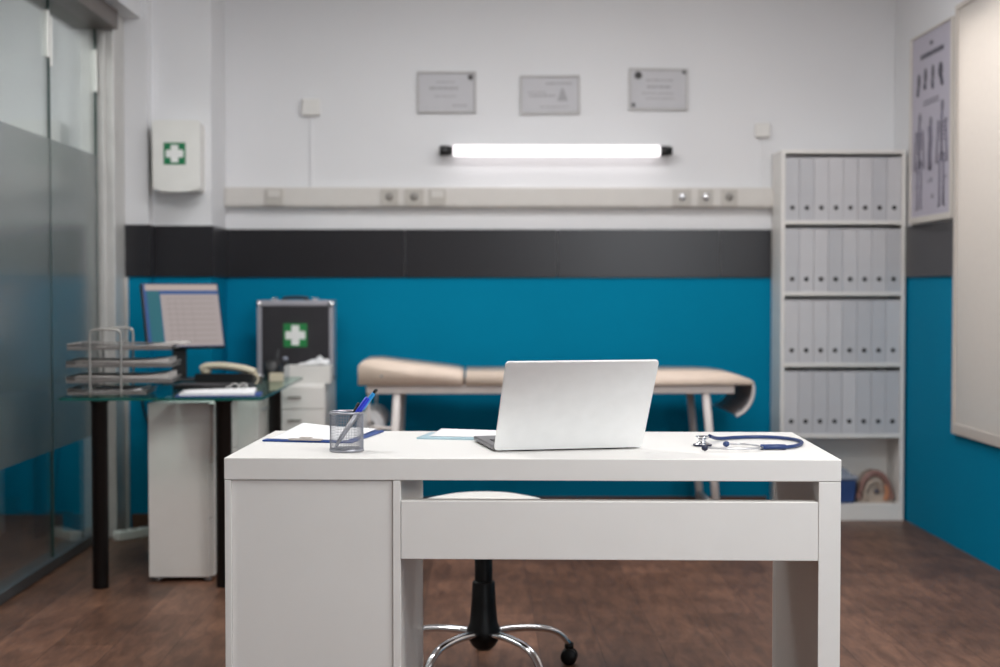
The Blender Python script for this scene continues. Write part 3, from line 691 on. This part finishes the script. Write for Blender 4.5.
# ------------------------------------------------------------------ skeleton poster on the right wall
ps = thing('anatomy_poster', 'framed skeleton anatomy poster beside window on right wall', 'poster', (XR, 6.675, 1.425))
# local y runs along the wall; seen from the room, the left edge is the far one (+y)
bm = bm_new(); W2, HH, f = 0.308, 0.875, 0.018
add_box(bm, -0.02, 0, -W2, W2, 0, 0.03, 0.003); add_box(bm, -0.02, 0, -W2, W2, HH - 0.010, HH, 0.003); add_box(bm, -0.02, 0, -W2, -W2 + f, 0.03, HH - 0.010, 0.003); add_box(bm, -0.02, 0, W2 - f, W2, 0.03, HH - 0.010, 0.003)
obj('frame', bm, M['poster_frame'], ps)
sh = box('poster_sheet', ps, M['poster'], -0.012, -0.004, -W2 + f, W2 - f, 0.03, HH - 0.010)
def q(bm, u, v, hw, hh):      # small flat mark; u to the right as seen
    add_box(bm, -0.0128, -0.0119, -u - hw, -u + hw, v - hh, v + hh)
def stroke(bm, pts, r):
    add_tube(bm, [(-0.0122, -u, v) for u, v in pts], r, 6)
def disc(bm, u, v, ru, rv):
    pts = [(-u + ru * math.cos(2 * PI * k / 16), v + rv * math.sin(2 * PI * k / 16)) for k in range(16)]
    add_prism(bm, pts, 'x', -0.0128, -0.0119)
bm = bm_new(); u = -0.16
while u < 0.16:
    l = random.uniform(0.01, 0.03); q(bm, u + l / 2, 0.765, l / 2, 0.011); u += l + 0.006
q(bm, 0.0, 0.812, 0.022, 0.008)
obj('title_print', bm, M['ink'], sh)
for v in (0.555, 0.540):
    bm = bm_new(); u = -0.11
    while u < 0.11: l = random.uniform(0.008, 0.02); q(bm, u + l / 2, v, l / 2, 0.004); u += l + 0.005
    obj('caption_line', bm, M['ink_mid'], sh)
for v in (0.42, 0.33, 0.24, 0.17):
    for u, dv in ((-0.215, 0.0), (0.22, 0.02)): bm = bm_new(); q(bm, u, v + dv, 0.02, 0.003); obj('caption_line', bm, M['ink_mid'], sh)
bm = bm_new()
disc(bm, -0.185, 0.660, 0.022, 0.035); disc(bm, -0.085, 0.672, 0.022, 0.036); disc(bm, 0.025, 0.672, 0.02, 0.038); disc(bm, 0.135, 0.668, 0.032, 0.036)
stroke(bm, [(-0.185, 0.63), (-0.195, 0.59)], 0.008); stroke(bm, [(-0.085, 0.64), (-0.085, 0.61)], 0.008); stroke(bm, [(0.025, 0.64), (0.03, 0.60)], 0.008); stroke(bm, [(0.15, 0.64), (0.17, 0.60)], 0.010)
obj('bone_details', bm, M['ink'], sh)
def skeleton(u0, v0, s, side=False):
    bm = bm_new()
    disc(bm, u0, v0 + 0.455 * s, 0.022 * s, 0.03 * s)
    stroke(bm, [(u0, v0 + 0.43 * s), (u0 + (0.008 if side else 0), v0 + 0.33 * s), (u0, v0 + 0.235 * s)], 0.007 * s)
    for k in range(5):
        w = (0.028 if side else 0.042) * s * (1 - 0.1 * abs(k - 2)); v = v0 + (0.385 - 0.018 * k) * s
        stroke(bm, [(u0 - w, v - 0.010 * s), (u0, v), (u0 + w, v - 0.010 * s)], 0.0038 * s)
    disc(bm, u0, v0 + 0.228 * s, (0.022 if side else 0.042) * s, 0.022 * s)
    for sg in ((1,) if side else (-1, 1)):
        stroke(bm, [(u0 + sg * 0.05 * s, v0 + 0.395 * s), (u0 + sg * 0.066 * s, v0 + 0.29 * s), (u0 + sg * 0.075 * s, v0 + 0.20 * s)], 0.0055 * s)
        stroke(bm, [(u0 + sg * 0.026 * s, v0 + 0.22 * s), (u0 + sg * 0.03 * s, v0 + 0.115 * s), (u0 + sg * 0.028 * s, v0 + 0.012 * s), (u0 + sg * 0.042 * s, v0 + 0.003 * s)], 0.0062 * s)
        disc(bm, u0 + sg * 0.03 * s, v0 + 0.115 * s, 0.009 * s, 0.009 * s)
    obj('skeleton_drawing', bm, M['ink_mid'], sh)
skeleton(-0.165, 0.06, 0.93); skeleton(0.165, 0.06, 0.98)
bm = bm_new(); disc(bm, 0.0, 0.452, 0.02, 0.026); stroke(bm, [(0.0, 0.43), (0.012, 0.38), (0.0, 0.30), (0.006, 0.235)], 0.013)
obj('spine_drawing', bm, M['ink_mid'], sh)
for a in ((0.01, 0.19, 0.014, 0.012), (0.03, 0.115, 0.012, 0.012), (-0.03, 0.185, 0.008, 0.008)):
    bm = bm_new(); disc(bm, *a); obj('bone_drawing', bm, M['ink_mid'], sh)

# ------------------------------------------------------------------ glass table on the left
gt = thing('glass_table', 'green tinted glass table on black round legs by glass wall', 'table', (-1.165, 6.03, 0))
tx0, tx1, ty0, ty1 = -0.374, 0.374, -0.655, 0.645
bm = bm_new(); add_box(bm, tx0, tx1, ty0, ty1, 0.710, 0.720)
ve = [e for e in bm.edges if abs(e.verts[0].co.z - e.verts[1].co.z) > 0.005]
bmesh.ops.bevel(bm, geom=ve, offset=0.03, segments=5, affect='EDGES', profile=0.5)
for f in bm.faces: f.material_index = 0 if abs(f.normal.z) > 0.5 else 1
obj('glass_top', bm, [M['tglass'], M['tglass_edge']], gt)
for (x, y) in ((-0.247, -0.535), (0.212, -0.520), (0.254, 0.565), (-0.247, 0.612)):
    bm = bm_new(); add_lathe(bm, [(0.0285, 0.0), (0.030, 0.004), (0.030, 0.690), (0.034, 0.694), (0.034, 0.7095)], 28, (x, y, 0)); obj('leg', bm, M['black_metal'], gt)

def pedestal(label, x0, x1, y0, y1, z1, side_handles):
    t = thing('pedestal_cabinet', label, 'cabinet', ((x0 + x1) / 2, y0, 0), 0, 'white pedestals under the glass table')
    w = (x1 - x0) / 2; d = y1 - y0
    box('body', t, M['white'], -w, w - 0.018, 0.0, d, 0.018, z1, 0.002)
    zz = 0.02; hgt = (z1 - 0.02 - 0.004) / 3
    for k in range(3):
        f = box('drawer', t, M['white'], w - 0.0175, w, 0.002, d - 0.002, zz + 0.002, zz + hgt - 0.002, 0.0015)
        bm = bm_new(); yc = d * 0.45 if side_handles else d * 0.5
        add_tube(bm, smooth_path([(w, yc - 0.05, zz + hgt * .6), (w + 0.02, yc - 0.046, zz + hgt * .6), (w + 0.02, yc + 0.046, zz + hgt * .6), (w, yc + 0.05, zz + hgt * .6)], 4), 0.004, 8); obj('handle', bm, M['steel'], f)
        zz += hgt
    for sx in (-1, 1):
        for y in (0.03, d - 0.03):
            bm = bm_new(); add_lathe(bm, [(0.013, 0.0), (0.015, 0.003), (0.015, 0.018)], 14, (sx * (w - 0.03), y, 0)); obj('foot', bm, M['steel'], t)
    return t
pedestal('white pedestal cabinet standing at the near end under the glass table', -1.256, -1.008, 5.60, 6.18, 0.684, True)
pedestal('white pedestal cabinet at the far end under the glass table', -1.250, -0.952, 6.36, 6.655, 0.684, True)

# papers on the glass table
tz = 0.7204
pc = bm_new(); add_box(pc, 0, 0.31, 0, 0.215, 0, 0.004, 0.001); pc = obj('clipboard', pc, M['clip_blue']); pc.location = (-1.112, 5.400, tz); pc.rotation_euler = (0, 0, R(6)); tag(pc, 'blue clipboard under white papers on the glass table', 'clipboard')
bm = bm_new(); sheet(bm, 0.272, 0.20, 0.010, lambda u, v: 0.0045 + 0.006 * (u * v), 8, 8); p = obj('paper_stack', bm, M['paper']); p.location = (-1.098, 5.406, tz); p.rotation_euler = (0, 0, R(6)); tag(p, 'white paper stack on the clipboard on the glass table', 'papers')
bm = bm_new()
for dx in (0, 0.034): add_tube(bm, [(dx + 0.014 * math.cos(2 * PI * k / 16), 0.0, 0.014 + 0.011 * math.sin(2 * PI * k / 16)) for k in range(17)], 0.0016, 6)
add_tube(bm, [(0.013, 0, 0.016), (0.021, 0, 0.016)], 0.0015, 6)
for dx in (-0.014, 0.048): add_tube(bm, [(dx, 0, 0.016), (dx, 0.10, 0.006)], 0.0018, 6)
p = obj('reading_glasses', bm, M['white_plastic']); p.location = (-0.905, 5.47, tz + 0.0215); p.rotation_euler = (0, 0, R(20)); tag(p, 'pale reading glasses lying on the white paper stack', 'glasses')

# letter tray rack
rk = thing('letter_tray_rack', 'four tier grey wire letter tray rack on glass table', 'letter tray', (-1.326, 5.44, tz), R(4))
tl = [(0.006, -0.186, 0.10), (0.050, -0.190, 0.192), (0.108, -0.190, 0.192), (0.172, -0.186, 0.192)]
for z, xa, xb in tl:
    bm = bm_new()
    add_box(bm, xa, xb, 0, 0.26, z, z + 0.003)
    add_tube(bm, [(xa, 0, z + 0.02), (xb, 0, z + 0.014), (xb, 0.26, z + 0.014), (xa, 0.26, z + 0.02), (xa, 0, z + 0.02)], 0.0035, 8)
    for k in range(9):
        x = xa + (xb - xa) * (k + 0.5) / 9
        for y in (0, 0.26): add_box(bm, x - 0.0015, x + 0.0015, y - 0.0015, y + 0.0015, z + 0.002, z + 0.017)
    add_box(bm, xa, xb, -0.001, 0.001, z + 0.002, z + 0.012); add_box(bm, xa - 0.001, xa + 0.001, 0, 0.26, z + 0.002, z + 0.018)
    obj('tray', bm, M['tray_wire'], rk)
for y in (-0.006, 0.266):
    bm = bm_new(); add_tube(bm, smooth_path([(-0.103, y, 0.0), (-0.103, y, 0.10), (-0.103, y, 0.225), (-0.094, y, 0.243), (-0.075, y, 0.248), (-0.02, y, 0.248), (0.0, y, 0.243), (0.009, y, 0.225), (0.009, y, 0.10), (0.009, y, 0.0)], 4), 0.0048, 10); obj('hoop', bm, M['hoop'], rk)
Rz = Matrix.Rotation(R(4), 3, 'Z')
def rk_paper(label, x0, x1, y0, y1, z, h, m, zf):
    bm = bm_new(); sheet(bm, x1 - x0, y1 - y0, h, zf, 10, 6)
    p = obj('paper_stack', bm, m); p.location = Vector((-1.326, 5.44, tz)) + Rz @ Vector((x0, y0, z)); p.rotation_euler = (0, 0, R(4)); tag(p, label, 'papers', 'papers in the letter trays')
rk_paper('white sheets poking right out of the top letter tray', -0.10, 0.238, 0.03, 0.24, 0.1755, 0.006, M['paper_grey'], lambda u, v: 0.0155 * min(1, max(0, (u - 0.5) / 0.3)))
rk_paper('grey papers in the second letter tray from top', -0.16, 0.178, 0.012, 0.24, 0.1115, 0.020, M['paper_grey'], lambda u, v: 0.030 * max(0, u - 0.7) ** 1.1)
rk_paper('curled papers in the third letter tray from top', -0.16, 0.180, 0.012, 0.24, 0.0535, 0.022, M['paper_grey'], lambda u, v: 0.035 * max(0, u - 0.7) ** 1.1)
rk_paper('white papers lying in the bottom letter tray', -0.12, 0.08, 0.012, 0.24, 0.0095, 0.012, M['paper'], lambda u, v: 0.03 * max(0, u - 0.75))

# monitor
mo = thing('monitor', 'flat monitor showing a document window at back of glass table', 'monitor', (-1.270, 6.36, tz), R(30))
TL = Matrix.Translation((0, 0, 0.285)) @ Matrix.Rotation(R(-18), 4, 'X')
mw, mh = 0.172, 0.146
def mp(name, par, m, *a, bev=0.0):
    bm = bm_new(); add_box(bm, *a, bev); bmesh.ops.transform(bm, matrix=TL, verts=bm.verts[:]); return obj(name, bm, m, par)
hs = mp('housing', mo, M['scr_blue'] if False else M['black'], -mw, mw, 0.0, 0.028, -mh, mh, bev=0.004)
sc_ = mp('screen', hs, M['scr_blue'], -mw + 0.006, mw - 0.006, -0.0012, 0.0006, -mh + 0.006, mh - 0.006)
mp('title_bar', sc_, M['scr_cream'], -mw + 0.014, mw - 0.008, -0.0018, -0.0012, mh - 0.034, mh - 0.008)
mp('side_pane', sc_, M['scr_teal'], -mw + 0.020, -mw + 0.075, -0.0018, -0.0012, -mh + 0.008, mh - 0.036)
dc_ = mp('document', sc_, M['scr_doc'], -mw + 0.078, mw - 0.008, -0.0018, -0.0012, -mh + 0.008, mh - 0.052)
bm = bm_new()
for k in range(9): z = mh - 0.07 - k * 0.024; add_box(bm, -mw + 0.10, mw - 0.03, -0.0022, -0.0018, z - 0.0015, z + 0.0015)
for x in (-0.06, -0.03, 0.0, 0.04): add_box(bm, x - 0.001, x + 0.001, -0.0022, -0.0018, -mh + 0.03, mh - 0.07)
bmesh.ops.transform(bm, matrix=TL, verts=bm.verts[:]); obj('table_lines', bm, M['scr_line'], dc_)
bm = bm_new(); add_box(bm, -0.03, 0.03, 0.045, 0.07, 0.01, 0.26, 0.005); bmesh.ops.translate(bm, vec=(0, 0.0, 0), verts=bm.verts[:]); add_box(bm, -0.04, 0.04, 0.02, 0.065, 0.24, 0.30, 0.004); add_box(bm, -0.10, 0.10, -0.02, 0.13, 0.0, 0.012, 0.005); obj('stand', bm, M['black'], mo)

# phone with beige handset
ph = thing('desk_phone', 'black desk phone with beige handset on glass table', 'telephone', (-1.03, 6.12, tz), R(-4))
bm = bm_new(); add_prism(bm, [(-0.10, 0.0), (0.10, 0.0), (0.10, 0.030), (-0.10, 0.052)], 'x', -0.125, 0.115); bmesh.ops.bevel(bm, geom=bm.edges[:], offset=0.004, segments=2, affect='EDGES'); obj('base', bm, M['black'], ph)
bm = bm_new(); add_tube(bm, smooth_path([(-0.112, -0.03, 0.066), (-0.09, -0.03, 0.077), (-0.04, -0.03, 0.080), (0.02, -0.03, 0.075), (0.08, -0.03, 0.064), (0.112, -0.03, 0.052)], 6), 0.024, 14, flat=0.66)
add_lathe(bm, [(0.0, -0.018), (0.02, -0.016), (0.023, 0.0), (0.015, 0.012), (0, 0.012)], 20, (-0.095, -0.03, 0.062), cap=False); add_lathe(bm, [(0.0, -0.018), (0.02, -0.016), (0.022, 0.0), (0.015, 0.01), (0, 0.01)], 20, (0.10, -0.03, 0.047), cap=False)
hsx = obj('handset', bm, M['beige_plastic'], ph)
bm = bm_new(); add_tube(bm, smooth_path([(0.118, -0.03, 0.05), (0.130, -0.05, 0.035), (0.126, -0.07, 0.012), (0.112, -0.075, 0.006), (0.10, -0.06, 0.012)], 6), 0.003, 8); obj('cord', bm, M['beige_plastic'], hsx)
bm = bm_new()
for i in range(3):
    for j in range(4): add_box(bm, 0.03 + i * 0.02, 0.045 + i * 0.02, 0.02 + j * 0.017, 0.033 + j * 0.017, 0.03, 0.047 - j * 0.0)
obj('keypad', bm, M['key'], ph)
kb = thing('keyboard', 'black computer keyboard on the glass table behind white papers', 'keyboard', (-1.055, 5.86, tz), R(-3))
bm = bm_new(); add_box(bm, -0.14, 0.16, -0.065, 0.065, 0, 0.016, 0.004); obj('case', bm, M['black'], kb)
bm = bm_new(); bmesh.ops.create_grid(bm, x_segments=15, y_segments=5, size=0.5); bmesh.ops.scale(bm, vec=(0.285, 0.115, 1), verts=bm.verts[:]); bmesh.ops.translate(bm, vec=(0.01, 0, 0.0165), verts=bm.verts[:])
o = bmesh.ops.inset_individual(bm, faces=bm.faces[:], thickness=0.0016, depth=0.0); tops = [f for f in bm.faces if f not in set(o['faces'])]
bmesh.ops.translate(bm, vec=(0, 0, 0.004), verts=list({v for f in tops for v in f.verts})); obj('keys', bm, M['key'], kb)

# small things at the table's back right corner
t = thing('pen_pot', 'small black pot at the back right corner of glass table', 'pot', (-0.905, 6.46, tz))
bm = bm_new(); add_lathe(bm, [(0, 0), (0.032, 0), (0.036, 0.004), (0.037, 0.085), (0.033, 0.085), (0.031, 0.008), (0, 0.006)], 24, cap=False); obj('body', bm, M['black'], t)
bm = bm_new(); add_tube(bm, [(0.01, 0.0, 0.01), (0.028, 0.01, 0.135)], 0.006, 10); o = obj('marker', bm, M['black']); o.location = (-0.905, 6.46, tz); tag(o, 'black marker standing in the small black pot', 'marker')
t = thing('plastic_bottle', 'small clear plastic bottle beside the black pot', 'bottle', (-0.851, 6.50, tz))
bm = bm_new(); add_lathe(bm, [(0, 0), (0.017, 0), (0.018, 0.003), (0.018, 0.06), (0.009, 0.075), (0.009, 0.085)], 20, cap=False); obj('body', bm, M['clear'], t)
bm = bm_new(); add_lathe(bm, [(0.011, 0.082), (0.011, 0.098), (0.0, 0.099)], 16); obj('cap', bm, M['grey_lid'], t)
t = thing('note_box', 'small beige note box on the glass table by the bottle', 'box', (-0.868, 6.34, tz), R(5))
bm = bm_new()
for a in ((-0.03, 0.03, -0.025, -0.022), (-0.03, 0.03, 0.022, 0.025), (-0.03, -0.027, -0.022, 0.022), (0.027, 0.03, -0.022, 0.022)): add_box(bm, *a, 0.0, 0.036)
add_box(bm, -0.03, 0.03, -0.025, 0.025, 0, 0.003); obj('tray', bm, M['beige_plastic'], t)
box('notes', t, M['paper_grey'], -0.026, 0.026, -0.021, 0.021, 0.0035, 0.032)

# drawer unit, case, glove box
du = thing('drawer_unit', 'light grey multi drawer unit beside glass table by blue wall', 'drawer unit', (-0.855, 6.72, 0))
box('body', du, M['white'], -0.155, 0.155, 0.012, 0.52, 0.0, 0.684, 0.003)
for k in range(6):
    z0 = 0.045 + k * 0.1052
    d = box('drawer', du, M['white'], -0.152, 0.152, 0.0, 0.0115, z0, z0 + 0.1015, 0.002)
    bm = bm_new(); add_box(bm, -0.015, 0.048, -0.010, 0.0, z0 + 0.048, z0 + 0.058, 0.004); obj('handle', bm, M['socket_hole'], d)
cs = thing('first_aid_case', 'black case with aluminium edges and green cross on drawer unit', 'first aid case', (-0.870, 7.01, 0.6845))
cw, ch, cd = 0.182, 0.380, 0.14
box('shell', cs, M['case_black'], -cw + 0.012, cw - 0.012, 0.004, cd - 0.004, 0.006, ch - 0.006)
bm = bm_new()
for y0, y1 in ((0.0, 0.016), (cd - 0.016, cd)):
    add_box(bm, -cw, cw, y0, y1, ch - 0.026, ch, 0.003); add_box(bm, -cw, cw, y0, y1, 0, 0.026, 0.003); add_box(bm, -cw, -cw + 0.022, y0, y1, 0.026, ch - 0.026, 0.003); add_box(bm, cw - 0.022, cw, y0, y1, 0.026, ch - 0.026, 0.003)
for sx in (-1, 1): add_box(bm, sx * cw - sx * 0.012, sx * cw, 0.016, cd - 0.016, 0.0, ch, 0.002)
add_box(bm, -cw + 0.012, cw - 0.012, 0.016, cd - 0.016, ch - 0.006, ch - 0.001); obj('edge_frame', bm, M['case_alu'], cs)
for sx in (-1, 1):
    for z in (0.0, ch):
        bm = bm_new(); add_lathe(bm, [(0, -0.016), (0.010, -0.014), (0.016, -0.006), (0.016, 0.006), (0.010, 0.014), (0, 0.016)], 16, cap=False, c=(sx * (cw - 0.010), 0.004, abs(z - 0.016)), mi=0); obj('corner_guard', bm, M['chrome'], cs)
for x in (-0.10, 0.092):
    bm = bm_new(); add_box(bm, x - 0.014, x + 0.014, 0.02, 0.07, ch - 0.002, ch + 0.012, 0.004); obj('latch', bm, M['chrome'], cs)
bm = bm_new(); add_tube(bm, smooth_path([(-0.06, 0.045, ch), (-0.055, 0.045, ch + 0.010), (0, 0.045, ch + 0.014), (0.05, 0.045, ch + 0.010), (0.055, 0.045, ch)], 5), 0.008, 10); obj('handle', bm, M['black'], cs)
cross_sign(cs, 0.0, 0.004, 0.214, 0.056, M['green2'], M['cross'], 0.84, 0.33)
gb = thing('glove_box', 'white box with gloves pulled out of top on drawer unit', 'glove box', (-0.782, 6.80, 0.6845), R(-2))
box('carton', gb, M['white_plastic'], -0.106, 0.106, -0.055, 0.055, 0, 0.082, 0.002)
for gx, gy, gw_, gh, gr, ph_ in ((-0.045, -0.022, 0.115, 0.030, 0.1, 0.0), (0.005, -0.016, 0.090, 0.060, -0.15, 1.7)):
    bm = bm_new()
    sheet(bm, gw_, 0.042, 0.003, lambda u, v: 0.003 + gh * (0.35 + 0.65 * u) * abs(math.sin(PI * u * 0.93 + 0.12)) ** 0.7 * (0.75 + 0.25 * math.sin(9 * u + 5 * v + ph_)) * (1 - 0.9 * (2 * v - 1) ** 2), 22, 10)
    p = obj('glove', bm, M['tissue'], gb); p.location = (gx, gy, 0.082); p.rotation_euler = (0, 0, gr)

# floor bits under the table
pb = thing('power_strip', 'white power strip on the floor behind the pedestal cabinet', 'power strip', (-1.590, 6.505, 0), R(50))
box('body', pb, M['white_plastic'], 0, 0.205, 0, 0.048, 0.0, 0.042, 0.006, 3)
for k in range(3):
    bm = bm_new(); add_lathe(bm, [(0, 0), (0.018, 0), (0.019, 0.0015), (0, 0.001)], 18, (0.045 + k * 0.055, 0.024, 0.042), cap=False); obj('outlet', bm, M['socket_hole'], pb)
bm = bm_new(); add_tube(bm, smooth_path([(-1.50, 6.60, 0.727), (-1.52, 6.69, 0.727), (-1.537, 6.715, 0.66), (-1.522, 6.715, 0.56), (-1.49, 6.715, 0.46), (-1.47, 6.715, 0.3), (-1.45, 6.715, 0.1), (-1.43, 6.70, 0.008)], 8), 0.006, 8)
p = obj('power_cable', bm, M['black']); tag(p, 'black power cable hanging behind the glass table', 'cable')

# ------------------------------------------------------------------ light
def area(name, loc, rot, sx, sy, e, c=(1, 1, 1)):
    l = bpy.data.lights.new(name, 'AREA'); l.shape = 'RECTANGLE'; l.size = sx; l.size_y = sy; l.energy = e; l.color = c
    o = bpy.data.objects.new(name, l); COL.objects.link(o); o.location = loc; o.rotation_euler = rot; return o
area('ceiling_and_fill_light', (1.25, 2.45, 2.77), (0, 0, 0), 0.6, 1.0, 47, (1.0, 0.99, 0.975))
area('ceiling_and_fill_light', (0.95, 0.8, 2.77), (0, 0, 0), 1.0, 0.6, 31, (1.0, 0.985, 0.965))
area('ceiling_and_fill_light', (0.35, 5.6, 2.77), (0, 0, 0), 2.2, 0.5, 34, (0.985, 0.99, 1.0))  # fill placed to brighten the back wall, no known fixture here
area('front_window_light', (1.72, -1.55, 1.6), (R(90), 0, 0), 0.65, 1.3, 32, (0.92, 0.96, 1.0))
area('ceiling_and_fill_light', (-1.1, 4.0, 2.77), (0, 0, 0), 0.6, 0.6, 25, (1.0, 0.985, 0.965))  # added fill that brightens the pedestal front on the left
area('corridor_fill', (-2.6, 5.6, 2.77), (0, 0, 0), 0.4, 1.6, 26, (0.97, 1.0, 1.0))  # unseen fill, added so the space behind the glass isn't dark
area('daylight', (2.75, 5.3, 2.75), (0, R(50), 0), 0.8, 2.6, 84, (1.0, 0.985, 0.97))
w = bpy.data.worlds.new('outdoors'); S.world = w; w.use_nodes = True
w.node_tree.nodes['Background'].inputs['Color'].default_value = (0.75, 0.8, 0.85, 1); w.node_tree.nodes['Background'].inputs['Strength'].default_value = 0.35

# ------------------------------------------------------------------ camera
FPX = 1470.0
cam = bpy.data.cameras.new('camera'); co = bpy.data.objects.new('camera', cam); COL.objects.link(co)
cam.sensor_fit = 'HORIZONTAL'; cam.sensor_width = 36.0; cam.lens = FPX / 1000 * 36.0
co.location = (0, 0, 1.114); co.rotation_euler = (R(90) - math.atan(43.5 / FPX), 0, -22 / FPX)
cam.dof.use_dof = True; cam.dof.focus_distance = 3.5; cam.dof.aperture_fstop = 2.6
cam.clip_start = 0.05
S.camera = co
v = S.view_settings; v.view_transform = 'Standard'; v.look = 'None'; v.gamma = 1.0; v.exposure = 0.1; v.use_curve_mapping = False
S.cycles.max_bounces = 8; S.cycles.diffuse_bounces = 4; S.cycles.glossy_bounces = 4; S.cycles.transparent_max_bounces = 12
S.cycles.caustics_reflective = False; S.cycles.caustics_refractive = False
S.cycles.use_denoising = True
